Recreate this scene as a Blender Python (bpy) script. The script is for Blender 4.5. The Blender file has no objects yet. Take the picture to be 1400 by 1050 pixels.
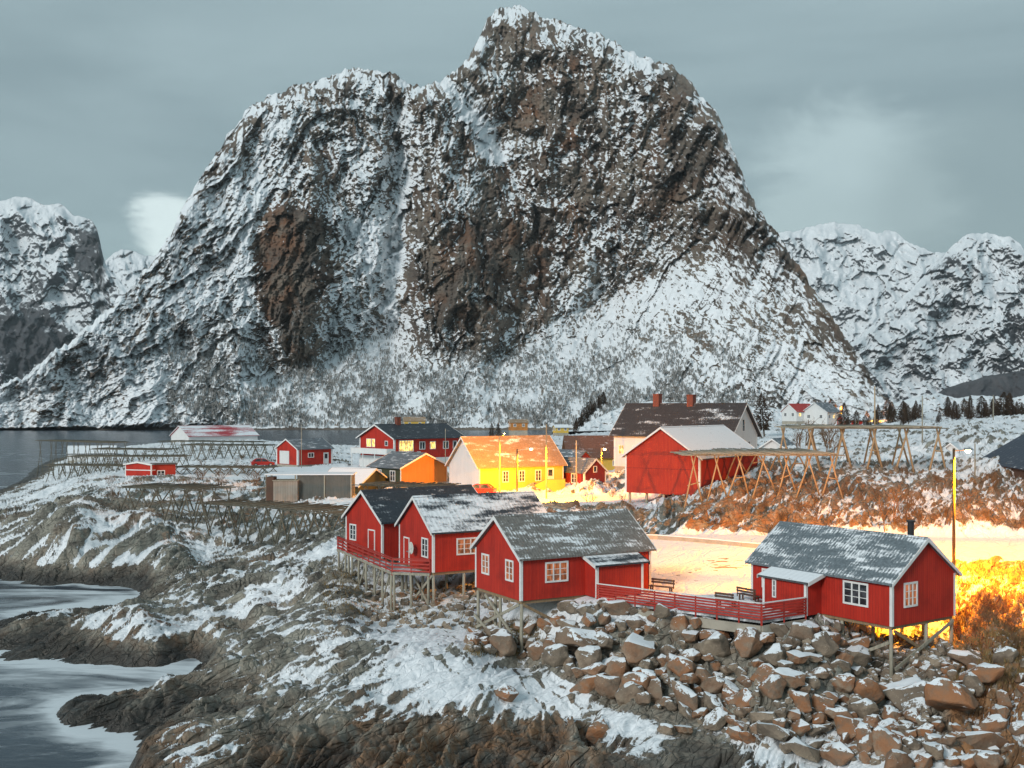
HAZE = 4e-5
import bpy, bmesh, math, random
import numpy as np
from mathutils import Vector, Matrix
random.seed(7)
R = math.radians
F = 1500.0; HC = 18.0; YH = 558.0          # focal length in photo pixels, eye height, horizon row
scene = bpy.context.scene
col = scene.collection

def at(px, py, D):                          # a point seen at photo pixel (px,py), D metres away
    return Vector(((px-700)/F*D, D, HC-(py-YH)/F*D))
def dist(py, z): return (HC-z)*F/(py-YH)

# ------------------------------------------------------------------ tagging
def tag(o, label=None, cat=None, group=None, kind=None):
    if label: o['label'] = label
    if cat: o['category'] = cat
    if group: o['group'] = group
    if kind: o['kind'] = kind
    return o
def empty(name, loc, rz=0.0, label=None, cat=None, group=None):
    o = bpy.data.objects.new(name, None); col.objects.link(o)
    o.empty_display_size = 0.5
    o.location = loc; o.rotation_euler = (0, 0, rz)
    return tag(o, label, cat, group)
def kids(o): return [c for c in bpy.data.objects if c.parent == o]
def copy_tree(o, parent=None):
    c = o.copy(); col.objects.link(c); c.parent = parent
    for ch in kids(o): copy_tree(ch, c)
    return c

class MB:
    def __init__(s): s.v = []; s.f = []
    def add(s, vs, fs):
        n = len(s.v); s.v += [tuple(v) for v in vs]; s.f += [tuple(i+n for i in f) for f in fs]; return s
    def box(s, x0, y0, z0, x1, y1, z1):
        if x1 < x0: x0, x1 = x1, x0
        if y1 < y0: y0, y1 = y1, y0
        if z1 < z0: z0, z1 = z1, z0
        return s.add([(x0,y0,z0),(x1,y0,z0),(x1,y1,z0),(x0,y1,z0),(x0,y0,z1),(x1,y0,z1),(x1,y1,z1),(x0,y1,z1)],
                     [(0,3,2,1),(4,5,6,7),(0,1,5,4),(1,2,6,5),(2,3,7,6),(3,0,4,7)])
    def bar(s, a, b, w, h=None, up=(0,0,1)):
        a = Vector(a); b = Vector(b); h = h or w
        d = (b-a).normalized(); u = Vector(up)
        if abs(d.dot(u)) > 0.98: u = Vector((1,0,0))
        x = d.cross(u).normalized()*w/2; y = x.cross(d).normalized()*h/2
        vs = []
        for p in (a, b): vs += [p-x-y, p+x-y, p+x+y, p-x+y]
        return s.add(vs, [(0,3,2,1),(4,5,6,7),(0,1,5,4),(1,2,6,5),(2,3,7,6),(3,0,4,7)])
    def tube(s, a, b, r0, r1=None, n=8, wob=0.0):
        a = Vector(a); b = Vector(b); r1 = r0 if r1 is None else r1
        d = (b-a).normalized(); u = Vector((0,0,1))
        if abs(d.dot(u)) > 0.95: u = Vector((1,0,0))
        x = d.cross(u).normalized(); y = x.cross(d).normalized()
        pts = [a, b]; rs = [r0, r1]
        if wob:
            m = (a+b)/2 + x*random.uniform(-wob,wob)+y*random.uniform(-wob,wob)
            pts = [a, m, b]; rs = [r0, (r0+r1)/2, r1]
        vs = []; fs = []
        for p, r in zip(pts, rs):
            for i in range(n):
                t = 2*math.pi*i/n; vs.append(p + x*math.cos(t)*r + y*math.sin(t)*r)
        for k in range(len(pts)-1):
            for i in range(n):
                j = (i+1) % n; o = k*n
                fs.append((o+i, o+j, o+n+j, o+n+i))
        fs.append(tuple(range(n))); e = (len(pts)-1)*n
        fs.append(tuple(e+n-1-i for i in range(n)))
        return s.add(vs, fs)
    def extr(s, poly, fn, d0, d1):           # polygon (u,v) extruded from d0 to d1; fn(u,v,d)->xyz
        n = len(poly)
        vs = [fn(u, v, d0) for u, v in poly] + [fn(u, v, d1) for u, v in poly]
        fs = [tuple(range(n))[::-1], tuple(range(n, 2*n))] + [(i, (i+1) % n, n+(i+1) % n, n+i) for i in range(n)]
        return s.add(vs, fs)
    def mesh(s, name, m):
        me = bpy.data.meshes.new(name); me.from_pydata([tuple(v) for v in s.v], [], s.f)
        b = bmesh.new(); b.from_mesh(me); bmesh.ops.recalc_face_normals(b, faces=b.faces); b.to_mesh(me); b.free()
        me.materials.append(m); return me
    def build(s, name, m, parent=None, smooth=False, bevel=0):
        o = bpy.data.objects.new(name, s.mesh(name, m)); col.objects.link(o); o.parent = parent
        if smooth:
            for p in o.data.polygons: p.use_smooth = True
        if bevel:
            md = o.modifiers.new('bevel', 'BEVEL'); md.width = bevel; md.segments = 2; md.limit_method = 'ANGLE'
        return o

# ------------------------------------------------------------------ noise in numpy
def _h(ix, iy, seed):
    h = (ix.astype(np.int64)*374761393 + iy.astype(np.int64)*668265263 + seed*974634777) & 0xffffffff
    h = ((h ^ (h >> 13))*1274126177) & 0xffffffff
    h = ((h ^ (h >> 16))*2246822519) & 0xffffffff
    return h ^ (h >> 15)
def hrand(ix, iy, seed): return (_h(ix, iy, seed) & 0xffffff)/float(0x1000000)
def perlin(x, y, seed=0):
    x = np.asarray(x, dtype=np.float64); y = np.asarray(y, dtype=np.float64)
    ix = np.floor(x); iy = np.floor(y); fx = x-ix; fy = y-iy
    u = fx*fx*fx*(fx*(fx*6-15)+10); v = fy*fy*fy*(fy*(fy*6-15)+10)
    def g(dx, dy):
        a = hrand(ix+dx, iy+dy, seed)*2*np.pi
        return np.cos(a)*(fx-dx)+np.sin(a)*(fy-dy)
    n0 = g(0,0)*(1-u)+g(1,0)*u; n1 = g(0,1)*(1-u)+g(1,1)*u
    return (n0*(1-v)+n1*v)*1.5
def fbm(x, y, oct=4, seed=0, gain=.5, lac=2.03):
    s = 0; a = 1; t = 0
    for i in range(oct):
        s = s+a*perlin(x, y, seed+i*17); t += a; a *= gain; x = x*lac+13.7; y = y*lac+7.1
    return s/t
def ridged(x, y, oct=4, seed=0, gain=.5, lac=2.07):
    s = 0; a = 1; t = 0; w = 1
    for i in range(oct):
        n = (1-np.abs(perlin(x, y, seed+i*31)))**2
        s = s+a*n*w; t += a; w = np.clip(n*1.6, 0, 1); a *= gain; x = x*lac+3.7; y = y*lac+9.1
    return s/t
def worley(x, y, seed=0, jit=.9):
    """F1, F2, two randoms of the nearest cell and the offset to its centre"""
    ix = np.floor(x); iy = np.floor(y)
    f1 = np.full(x.shape, 9.); f2 = np.full(x.shape, 9.)
    ra = np.zeros(x.shape); rb = np.zeros(x.shape); rc = np.zeros(x.shape); ox = np.zeros(x.shape); oy = np.zeros(x.shape)
    for dx in (-1,0,1):
        for dy in (-1,0,1):
            cx = ix+dx; cy = iy+dy
            px = cx+.5+(hrand(cx,cy,seed)-.5)*jit; py = cy+.5+(hrand(cx,cy,seed+1)-.5)*jit
            qx = x-px; qy = y-py; d = np.sqrt(qx*qx+qy*qy)
            m = d < f1
            f2 = np.where(m, f1, np.minimum(f2, d)); f1 = np.where(m, d, f1)
            ra = np.where(m, hrand(cx,cy,seed+2), ra); rb = np.where(m, hrand(cx,cy,seed+3), rb); rc = np.where(m, hrand(cx,cy,seed+4), rc)
            ox = np.where(m, qx, ox); oy = np.where(m, qy, oy)
    return f1, f2, ra, rb, rc, ox, oy
def sst(a, b, x):
    t = np.clip((x-a)/(b-a), 0, 1); return t*t*(3-2*t)
def grid_mesh(name, P, m, attrs={}, smooth=True, mask=None):
    ny, nx, _ = P.shape
    me = bpy.data.meshes.new(name)
    idx = np.arange(ny*nx).reshape(ny, nx)
    q = np.stack([idx[:-1,:-1], idx[:-1,1:], idx[1:,1:], idx[1:,:-1]], -1)
    if mask is not None: q = q[mask[:-1,:-1] | mask[1:,1:]]
    q = q.reshape(-1, 4)
    nf = len(q)
    me.vertices.add(ny*nx); me.vertices.foreach_set('co', P.reshape(-1).astype(np.float32))
    me.loops.add(nf*4); me.loops.foreach_set('vertex_index', q.reshape(-1).astype(np.int32))
    me.polygons.add(nf); me.polygons.foreach_set('loop_start', (np.arange(nf)*4).astype(np.int32))
    me.polygons.foreach_set('use_smooth', np.full(nf, smooth))
    me.update(calc_edges=True)
    for k, a in attrs.items():
        at_ = me.attributes.new(k, 'FLOAT', 'POINT'); at_.data.foreach_set('value', a.reshape(-1).astype(np.float32))
    me.materials.append(m)
    o = bpy.data.objects.new(name, me); col.objects.link(o); return o
def grid_normals(P):
    du = np.gradient(P, axis=1); dv = np.gradient(P, axis=0)
    n = np.cross(du, dv); n /= (np.linalg.norm(n, axis=2, keepdims=True)+1e-12)
    return n*np.sign(n[..., 2:3]+1e-9)
def blur(a, r):
    for ax in (0, 1):
        pad = [(0,0),(0,0)]; pad[ax] = (r+1, r)
        c = np.cumsum(np.pad(a, pad, mode='edge'), axis=ax)
        n = a.shape[ax]
        a = (np.take(c, range(2*r+1, 2*r+1+n), axis=ax)-np.take(c, range(0, n), axis=ax))/(2*r+1)
    return a
# ------------------------------------------------------------------ materials
class NT:
    def __init__(s, m): s.t = m.node_tree; s.n = s.t.nodes; s.l = s.t.links
    def new(s, ty, **kw):
        n = s.n.new(ty)
        for k, v in kw.items():
            if k.startswith('_'): setattr(n, k[1:], v)
            else: n.inputs[k.replace('__', ' ')].default_value = v
        return n
    def link(s, a, b): s.l.new(a, b)
    def math(s, op, a, b=None, clamp=False):
        n = s.n.new('ShaderNodeMath'); n.operation = op; n.use_clamp = clamp
        for i, x in enumerate((a, b)):
            if x is None: continue
            if isinstance(x, (int, float)): n.inputs[i].default_value = x
            else: s.l.new(x, n.inputs[i])
        return n.outputs[0]
    def ss(s, a, b, x):
        n = s.n.new('ShaderNodeMapRange'); n.interpolation_type = 'SMOOTHSTEP'
        n.inputs[1].default_value = a; n.inputs[2].default_value = b
        s.l.new(x, n.inputs[0]); return n.outputs[0]
    def mix(s, f, a, b):
        n = s.n.new('ShaderNodeMix'); n.data_type = 'RGBA'
        for i, x in ((0, f), (6, a), (7, b)):
            if isinstance(x, (int, float)): n.inputs[i].default_value = x
            elif isinstance(x, (tuple, list)): n.inputs[i].default_value = (*x[:3], 1)
            else: s.l.new(x, n.inputs[i])
        return n.outputs[2]
    def noise(s, vec, scale, detail=4, rough=.55, dist=0.0, out=0):
        n = s.n.new('ShaderNodeTexNoise'); n.inputs['Scale'].default_value = scale; n.inputs['Detail'].default_value = detail
        n.inputs['Roughness'].default_value = rough; n.inputs['Distortion'].default_value = dist
        if vec is not None: s.l.new(vec, n.inputs['Vector'])
        return n.outputs[out]
    def mapping(s, vec, scale=(1,1,1), rot=(0,0,0)):
        n = s.n.new('ShaderNodeMapping'); n.inputs['Scale'].default_value = scale; n.inputs['Rotation'].default_value = rot
        s.l.new(vec, n.inputs['Vector']); return n.outputs[0]
    def bump(s, h, strength, distance, normal=None):
        n = s.n.new('ShaderNodeBump'); n.inputs['Strength'].default_value = strength; n.inputs['Distance'].default_value = distance
        s.l.new(h, n.inputs['Height'])
        if normal is not None: s.l.new(normal, n.inputs['Normal'])
        return n.outputs[0]
def newmat(name):
    m = bpy.data.materials.new(name); m.use_nodes = True
    t = NT(m); b = t.n['Principled BSDF']; return m, t, b
def setc(t, b, c, rough=.8, nrm=None):
    if isinstance(c, (tuple, list)): b.inputs['Base Color'].default_value = (*c[:3], 1)
    else: t.link(c, b.inputs['Base Color'])
    if isinstance(rough, (int, float)): b.inputs['Roughness'].default_value = rough
    else: t.link(rough, b.inputs['Roughness'])
    if nrm is not None: t.link(nrm, b.inputs['Normal'])
def objco(t):
    return t.n.new('ShaderNodeTexCoord').outputs['Object']
M = {}
SNOW = (.80, .845, .88)

def plank_mat(name, c, c2, pitch=.19, rough=.75, depth=.014, grime=.5, bark=None):
    m, t, b = newmat(name); co = objco(t)
    sep = t.new('ShaderNodeSeparateXYZ'); t.link(co, sep.inputs[0])
    s = t.math('ADD', sep.outputs[0], sep.outputs[1])
    fr = t.math('FRACT', t.math('DIVIDE', s, pitch))
    gap = t.ss(.0, .16, fr)
    idx = t.math('FLOOR', t.math('DIVIDE', s, pitch))
    wn = t.new('ShaderNodeTexWhiteNoise', _noise_dimensions='1D'); t.link(idx, wn.inputs['W'])
    streak = t.noise(t.mapping(co, (9, 9, .7)), 1.0, 4, .6)
    big = t.noise(co, .6, 4, .6)
    f = t.math('ADD', t.math('MULTIPLY', wn.outputs['Value'], .45), t.math('MULTIPLY', t.ss(.35, .75, streak), .55))
    f = t.math('MULTIPLY', f, 1.0)
    cc = t.mix(f, c, c2)
    gr = t.math('MULTIPLY', t.ss(.45, .75, big), grime)
    cc = t.mix(gr, cc, tuple(x*.55 for x in c))
    cc = t.mix(t.math('MULTIPLY', t.math('SUBTRACT', 1.0, gap), .6), cc, tuple(x*.35 for x in c))
    nb = t.bump(gap, .8, depth)
    nb = t.bump(streak, .25, .01, nb)
    setc(t, b, cc, rough, nb); M[name] = m; return m
def plain_mat(name, c, c2=None, scale=3.0, rough=.6, bump=.15, stretch=(1,1,1), metal=0):
    m, t, b = newmat(name); co = t.mapping(objco(t), stretch)
    n = t.noise(co, scale, 5, .6); c2 = c2 or tuple(x*.72 for x in c)
    setc(t, b, t.mix(t.ss(.35, .72, n), c, c2), rough, t.bump(t.noise(co, scale*6, 3), bump, .01))
    b.inputs['Metallic'].default_value = metal
    M[name] = m; return m
def roof_mat(name, c, snow=0.0, rib=.2, snowscale=1.2, rough=.55, streak=(.6, 2.2, 2.2), speck=.0, ribsnow=.0, tile=True):
    """sheet or slate roof; x runs along the ridge; snow 0..1 share of snow lying on it"""
    m, t, b = newmat(name); co = objco(t)
    sep = t.new('ShaderNodeSeparateXYZ'); t.link(co, sep.inputs[0])
    w = t.math('SINE', t.math('MULTIPLY', sep.outputs[0], 2*math.pi/rib))
    row = t.math('FRACT', t.math('MULTIPLY', sep.outputs[2], 3.2))
    grain = t.noise(co, 5, 5, .65)
    base = t.mix(t.ss(.3, .7, grain), c, tuple(min(1, x*1.6+.01) for x in c))
    n = t.noise(t.mapping(co, streak), snowscale, 6, .62)
    fine = t.noise(t.mapping(co, (7, 2.5, 2.5)), 1.0, 3, .7)
    v = t.math('ADD', n, t.math('MULTIPLY', t.math('SUBTRACT', fine, .5), .35+speck))
    v = t.math('ADD', v, t.math('MULTIPLY', w, ribsnow))
    geo = t.new('ShaderNodeNewGeometry'); sn = t.new('ShaderNodeSeparateXYZ'); t.link(geo.outputs['Normal'], sn.inputs[0])
    up = t.ss(.35, .6, sn.outputs[2])
    if snow > 0:
        th = .75-snow*.5
        k = t.math('MULTIPLY', t.ss(th-.10, th+.10, v), up)
        base = t.mix(k, base, SNOW)
    h = t.math('ADD', t.math('MULTIPLY', w, .5), t.math('MULTIPLY', row, .35))
    nb = t.bump(h, .55, .03); nb = t.bump(grain, .3, .02, nb)
    setc(t, b, base, rough, nb); M[name] = m; return m
def emis_mat(name, c, s):
    m, t, b = newmat(name); b.inputs['Base Color'].default_value = (.02, .02, .02, 1)
    b.inputs['Emission Color'].default_value = (*c, 1); b.inputs['Emission Strength'].default_value = s
    b.inputs['Roughness'].default_value = .15
    M[name] = m; return m
def glass_mat(name, c, em=None, es=0):
    m, t, b = newmat(name); co = objco(t)
    n = t.noise(co, 1.6, 3)
    setc(t, b, t.mix(t.ss(.4, .62, n), c, tuple(x*3+.01 for x in c)), .06)
    if em:
        e = t.mix(t.ss(.38, .6, t.noise(t.mapping(co, (2.3, 2.3, .8)), 1.5, 2)), em, tuple(x*.25 for x in em))
        t.link(e, b.inputs['Emission Color']); b.inputs['Emission Strength'].default_value = es
    M[name] = m; return m

plank_mat('red', (.38, .014, .005), (.54, .028, .010), grime=.6)
plank_mat('red_dark', (.20, .014, .012), (.26, .022, .016))
plank_mat('red_barn', (.36, .022, .008), (.44, .04, .014), pitch=.22, grime=.5)
plank_mat('white_plank', (.70, .71, .70), (.62, .63, .62), grime=.15)
plank_mat('yellow', (.62, .40, .06), (.68, .46, .09), grime=.12)
plank_mat('olive', (.045, .05, .022), (.06, .065, .03))
plank_mat('ochre', (.42, .17, .035), (.48, .2, .045))
plank_mat('brown_plank', (.10, .055, .035), (.13, .07, .05))
plank_mat('grey_plank', (.30, .25, .20), (.38, .33, .28), pitch=.3)
plain_mat('white', (.76, .77, .76), (.66, .67, .66), 2.0, .5, .05)
plain_mat('rail_red', (.36, .025, .016), (.42, .045, .03), 4.0, .6, .1)
plain_mat('wood_grey', (.36, .34, .27), (.24, .22, .17), 3.0, .85, .3, (3, 3, .5))
plain_mat('wood_brown', (.30, .21, .12), (.20, .13, .075), 3.0, .85, .3, (3, 3, .5))
plain_mat('wood_pole', (.42, .30, .17), (.30, .21, .12), 3.0, .85, .3, (3, 3, .4))
plain_mat('rack_grey', (.15, .14, .105), (.09, .085, .065), 2.0, .9, .3)
plain_mat('rack_pole', (.34, .31, .24), (.22, .20, .15), 2.0, .9, .3)
plain_mat('concrete', (.38, .35, .29), (.28, .26, .21), 1.5, .9, .3)
plain_mat('black_metal', (.02, .02, .022), None, 3, .5, .05)
plain_mat('steel', (.45, .46, .47), (.36, .37, .38), 3, .35, .05, metal=.8)
plain_mat('pole_dark', (.085, .055, .03), (.06, .04, .02), 3.0, .85, .3)
plain_mat('brick', (.20, .06, .04), (.13, .045, .03), 8, .9, .3)
plain_mat('dish', (.62, .66, .60), (.55, .58, .53), 2, .5, .03)
plain_mat('rubber', (.02, .02, .02), None, 3, .8, .1)
plain_mat('car_red', (.42, .02, .015), (.38, .018, .014), 1, .22, .0)
plain_mat('bark', (.10, .075, .05), (.06, .045, .03), 4, .95, .4)
plain_mat('twig', (.17, .10, .05), (.11, .065, .035), 2, .95, .1)
plain_mat('twig_grey', (.22, .22, .21), (.30, .30, .29), .05, .95, .1)
plain_mat('grass_dry', (.27, .19, .075), (.17, .11, .045), .8, .95, .1)
glass_mat('glass', (.02, .024, .028))
glass_mat('glass_warm', (.03, .02, .015), (.75, .22, .07), .55)
glass_mat('glass_lit', (.05, .04, .02), (1.0, .62, .16), 2.2)
emis_mat('lamp_glow', (1.0, .62, .22), 60)
roof_mat('roof_black', (.018, .024, .032), .14, rib=.4, rough=.6)
roof_mat('roof_snowy', (.02, .026, .034), .57, rib=.4, snowscale=.9, streak=(.35, 1.2, 1.2))
roof_mat('roof_grey', (.125, .12, .11), .31, rib=.22, snowscale=.8, speck=.25, ribsnow=.03, rough=.8)
roof_mat('roof_blue', (.095, .12, .135), .36, rib=.22, snowscale=.7, speck=.22, ribsnow=.04, rough=.75)
roof_mat('roof_light_snow', (.05, .055, .06), .92, rib=.4)
roof_mat('roof_village', (.22, .15, .09), .25, rib=.3, snowscale=.6)
roof_mat('roof_brown', (.030, .024, .023), .19, rib=.3, snowscale=.45, speck=.1)
roof_mat('roof_plain_brown', (.12, .055, .035), .12, rib=.3)
roof_mat('roof_slate', (.085, .10, .115), .25, rib=.3)
roof_mat('roof_red', (.30, .02, .03), .55, rib=.5, snowscale=.35, streak=(.25, 1, 1))
roof_mat('roof_red_plain', (.30, .025, .02), .1, rib=.5)
roof_mat('roof_navy', (.016, .024, .042), .10, rib=1.4)

# decking: weathered boards with thin snow
m, t, b = newmat('deck'); co = objco(t)
sep = t.new('ShaderNodeSeparateXYZ'); t.link(co, sep.inputs[0])
fr = t.math('FRACT', t.math('DIVIDE', sep.outputs[0], .15)); gap = t.ss(0, .12, fr)
n = t.noise(co, .55, 5, .6)
cc = t.mix(t.noise(t.mapping(co, (8, .6, 1)), 1, 3), (.16, .17, .18), (.30, .31, .31))
cc = t.mix(t.math('SUBTRACT', 1.0, gap), cc, (.05, .05, .05))
cc = t.mix(t.ss(.44, .6, n), cc, SNOW)
setc(t, b, cc, .7, t.bump(gap, .5, .02)); M['deck'] = m

# snow sheets (yard, road)
def snow_mat(name, dirt=.3, c2=(.45, .46, .46), sc=.35, tracks=False):
    m, t, b = newmat(name); co = objco(t)
    n = t.noise(co, sc, 6, .62); n2 = t.noise(co, 3.5, 4, .6)
    v = t.math('ADD', n, t.math('MULTIPLY', t.math('SUBTRACT', n2, .5), .3))
    cc = t.mix(t.math('MULTIPLY', t.ss(.60, .72, v), dirt), SNOW, c2)
    h = t.math('ADD', t.math('MULTIPLY', n2, .4), t.noise(co, .9, 3))
    setc(t, b, cc, .6, t.bump(h, .6, .12)); M[name] = m; return m
snow_mat('snow_yard', .35, (.3, .27, .22))
snow_mat('snow_road', .75, (.34, .31, .27), .5)

# natural rock with snow: attributes snow, tint, wet from the terrain builder
def rock_mat(name, rockA, rockB, brown, scale, bumpd, snowsoft=.16, attrs=True, fine=1.0, streak=None, crack=0):
    m, t, b = newmat(name); co = objco(t)
    v = co if streak is None else t.mapping(co, streak[0], streak[1])
    n1 = t.noise(v, .35*scale, 6, .62, .4); n2 = t.noise(v, 2.2*scale, 6, .68); n3 = t.noise(v, 9*scale, 4, .7)
    cc = t.mix(t.ss(.36, .66, n1), rockA, rockB)
    cc = t.mix(t.math('MULTIPLY', t.ss(.50, .75, n2), .75), cc, tuple(x*.38 for x in rockA))
    cc = t.mix(t.math('MULTIPLY', t.ss(.55, .78, n3), .55), cc, tuple(min(1, x*1.9) for x in rockB))
    if attrs:
        a = t.new('ShaderNodeAttribute', _attribute_name='tint').outputs['Fac']
        bn = t.math('MULTIPLY', t.ss(.30, .62, t.noise(v, 1.1*scale, 4, .6)), a, clamp=True)
        cc = t.mix(bn, cc, brown)
        w = t.new('ShaderNodeAttribute', _attribute_name='wet').outputs['Fac']
        cc = t.mix(w, cc, (.028, .026, .024))
        s = t.new('ShaderNodeAttribute', _attribute_name='snow').outputs['Fac']
    else:
        geo = t.new('ShaderNodeNewGeometry'); sn = t.new('ShaderNodeSeparateXYZ'); t.link(geo.outputs['Normal'], sn.inputs[0])
        oi = t.new('ShaderNodeObjectInfo')
        bn = t.math('MULTIPLY', t.ss(.1, .95, oi.outputs['Random']), t.ss(.30, .62, t.noise(v, 1.6*scale, 5, .65)))
        cc = t.mix(bn, cc, brown)
        s = t.math('ADD', t.math('MULTIPLY', t.math('SUBTRACT', sn.outputs[2], .82), 2.6), .5)
    sn_ = t.math('ADD', s, t.math('MULTIPLY', t.math('SUBTRACT', n2, .5), .9*fine))
    sn_ = t.math('ADD', sn_, t.math('MULTIPLY', t.math('SUBTRACT', n3, .5), .7*fine))
    k = t.ss(.5-snowsoft, .5+snowsoft, sn_)
    cc = t.mix(k, cc, SNOW)
    h = t.math('ADD', t.math('MULTIPLY', n2, 1.0), t.math('MULTIPLY', n3, .35))
    if crack:
        cm = t.mapping(t.mapping(co, (1, 1, 1), (0, 0, R(-57))), (.32, 1.0, 1.0))
        wv_ = t.new('ShaderNodeTexNoise', Scale=.5, Detail=3.0); t.link(cm, wv_.inputs['Vector'])
        va = t.new('ShaderNodeVectorMath', _operation='MULTIPLY_ADD'); t.link(wv_.outputs['Color'], va.inputs[0]); va.inputs[1].default_value = (1.3,)*3; t.link(cm, va.inputs[2])
        for sc_, am in ((crack, 1.6), (crack*2.6, .8)):
            vo = t.new('ShaderNodeTexVoronoi', _feature='DISTANCE_TO_EDGE', Scale=sc_); t.link(va.outputs[0], vo.inputs['Vector'])
            vc = t.new('ShaderNodeTexVoronoi', _feature='F1', Scale=sc_); t.link(va.outputs[0], vc.inputs['Vector'])
            cr = t.ss(0, .09, vo.outputs['Distance'])
            h = t.math('ADD', h, t.math('MULTIPLY', cr, am*.55))
            sp = t.new('ShaderNodeSeparateColor'); t.link(vc.outputs['Color'], sp.inputs[0])
            h = t.math('ADD', h, t.math('MULTIPLY', sp.outputs[0], am*.4))
    h = t.math('MULTIPLY', h, t.math('SUBTRACT', 1.0, t.math('MULTIPLY', k, .72)))
    h = t.math('ADD', h, t.math('MULTIPLY', k, .9 if crack else .3))
    ro = .82
    if attrs:
        ro = t.math('SUBTRACT', .85, t.math('MULTIPLY', w, .45))
    setc(t, b, cc, ro, t.bump(h, .85, bumpd)); M[name] = m; return m
rock_mat('shore_rock', (.15, .143, .122), (.36, .35, .295), (.31, .16, .072), 1.0, .20, snowsoft=.09, crack=.8)
rock_mat('boulder_rock', (.15, .118, .088), (.31, .25, .185), (.30, .135, .06), 1.9, .11, snowsoft=.08, attrs=False, fine=1.25)
rock_mat('mountain_rock', (.095, .080, .068), (.22, .188, .152), (.19, .098, .055), .05, 3.2, snowsoft=.13)
rock_mat('far_rock', (.06, .065, .075), (.11, .115, .125), (.12, .09, .07), .018, 7.0, snowsoft=.22)

# sea
m, t, b = newmat('sea_water'); co = objco(t)
foam = t.new('ShaderNodeAttribute', _attribute_name='foam').outputs['Fac']
wv = t.mapping(co, (.35, 1.0, 1.0), (0, 0, R(-12)))
sw = t.noise(wv, .11, 6, .6, 1.8); fi = t.noise(wv, .7, 4, .65, 1.0)
v = t.math('ADD', t.math('MULTIPLY', t.math('SUBTRACT', sw, .5), 3.2), t.math('MULTIPLY', t.math('SUBTRACT', fi, .5), .7))
k = t.ss(.18, 1.0, t.math('ADD', foam, v))
deep = t.mix(t.ss(.35, .65, t.noise(co, .03, 4)), (.012, .026, .045), (.030, .052, .078))
cc = t.mix(t.math('MULTIPLY', k, .9), deep, (.74, .81, .85))
setc(t, b, cc, t.math('ADD', .22, t.math('MULTIPLY', k, .4)), t.bump(t.noise(t.mapping(co, (.5, 1.4, 1)), .8, 4, .6), .35, .12))
b.inputs['IOR'].default_value = 1.33
M['sea_water'] = m
# ------------------------------------------------------------------ the island: control heights (photo px, py, z)
LAND = [(0,690,3.2),(100,665,6.3),(55,668,3.5),(150,650,6.5),(0,740,3.2),(100,735,4.4),(200,715,5.2),(300,700,5.5),(250,755,3.2),
(0,775,.9),(100,782,.9),(200,782,1.2),(265,772,1.6),(-100,740,2),(-100,780,.5),(160,690,6.2),(60,700,4.6),(330,765,1.6),(420,715,4.6),(400,745,3.6),(360,700,5.2),
(20,865,.9),(100,845,1.4),(200,828,2.1),(250,798,2.4),(300,786,3.0),(400,780,4.0),(440,768,4.4),(100,880,.8),(200,878,1.4),(300,862,1.7),(350,838,2.3),
(50,898,.1),(250,895,.2),(330,870,.6),(380,850,1.2),(430,800,3.2),(430,770,4.3),(350,800,3.2),
(92,978,.45),(150,958,1.0),(220,932,1.5),(300,902,2.0),(370,862,2.6),(430,825,3.4),(450,798,3.8),(220,985,.6),(150,984,.35),(350,930,1.6),(300,950,1.0),
(200,1040,.6),(260,1008,1.1),(350,980,1.6),(450,925,2.5),(550,872,3.0),(640,850,3.2),(700,885,3.0),(600,920,3.0),(700,930,2.6),(500,980,1.9),(600,1000,1.5),(400,1040,1.0),
(600,1050,1.2),(750,960,2.0),(800,930,2.8),(770,1020,1.3),(850,1035,1.2),(900,1000,2.0),(1000,1020,1.8),(950,960,2.6),(850,900,3.6),(900,880,4.2),(1000,900,4.2),(820,836,5.3),(1040,866,5.1),
(940,853,5.2),(1100,858,5.2),(1150,900,3.8),(1218,940,2.5),(1190,900,3.5),(1100,960,2.9),(1200,1000,2.2),(1150,1050,1.3),(1300,880,4.3),(1300,960,3.0),(1350,1000,2.9),(1400,1050,2.4),
(1400,900,4.4),(1350,820,5.5),(1400,790,6.0),(1320,775,6.2),(1500,900,4.6),(1500,760,6.8),(1650,1050,2.5),(1650,900,4.6),(1650,760,7),(1400,740,6.6),(1310,740,6.6),(1060,845,5.3),(1130,845,5.1),(1180,850,4.8),
(645,858,3.1),(740,865,3.4),(780,835,4.8),(800,800,5.6),(720,800,4.6),(712,905,2.2),(690,870,2.5),(540,848,2.6),(500,812,3.2),(470,786,3.8),(620,828,3.6),(560,800,4.0),(640,740,6),(520,725,6),(450,715,5.6),(660,790,4.6),(600,780,4.6),
(950,790,6),(900,745,6),(1000,748,6),(830,725,6.2),(1150,825,5.4),(1250,842,4.7),(1260,790,5.8),(1250,900,4.0),
(880,702,6.3),(950,682,8),(1000,665,9.2),(1080,652,10),(1150,668,9),(1200,700,7.5),(1250,660,9.2),(1250,722,6.9),(1350,690,8.4),(1400,690,8.2),(1300,640,10),(1200,632,10),(1100,722,6.4),(1000,728,6.3),(1150,722,6.5),(900,715,6.2),
(600,690,6.5),(700,690,6.7),(800,690,6.7),(400,692,6),(480,680,6.4),(600,650,7.2),(450,640,7.2),(300,652,6.6),(250,625,6.4),(350,612,6.4),(100,632,2.6),(240,606,5.0),(500,612,6),(700,612,7),(900,612,9),(850,640,7.8),
(1000,622,9.5),(1100,612,11),(1100,590,12),(1150,588,12),(1050,585,12.5),(1250,602,12),(1350,602,12),(1420,570,15.5),(1330,585,14.5),(1300,578,14),(1240,578,14),(1370,572,15.5),(1600,640,11),(180,612,2.8),(330,604,4)]
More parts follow.
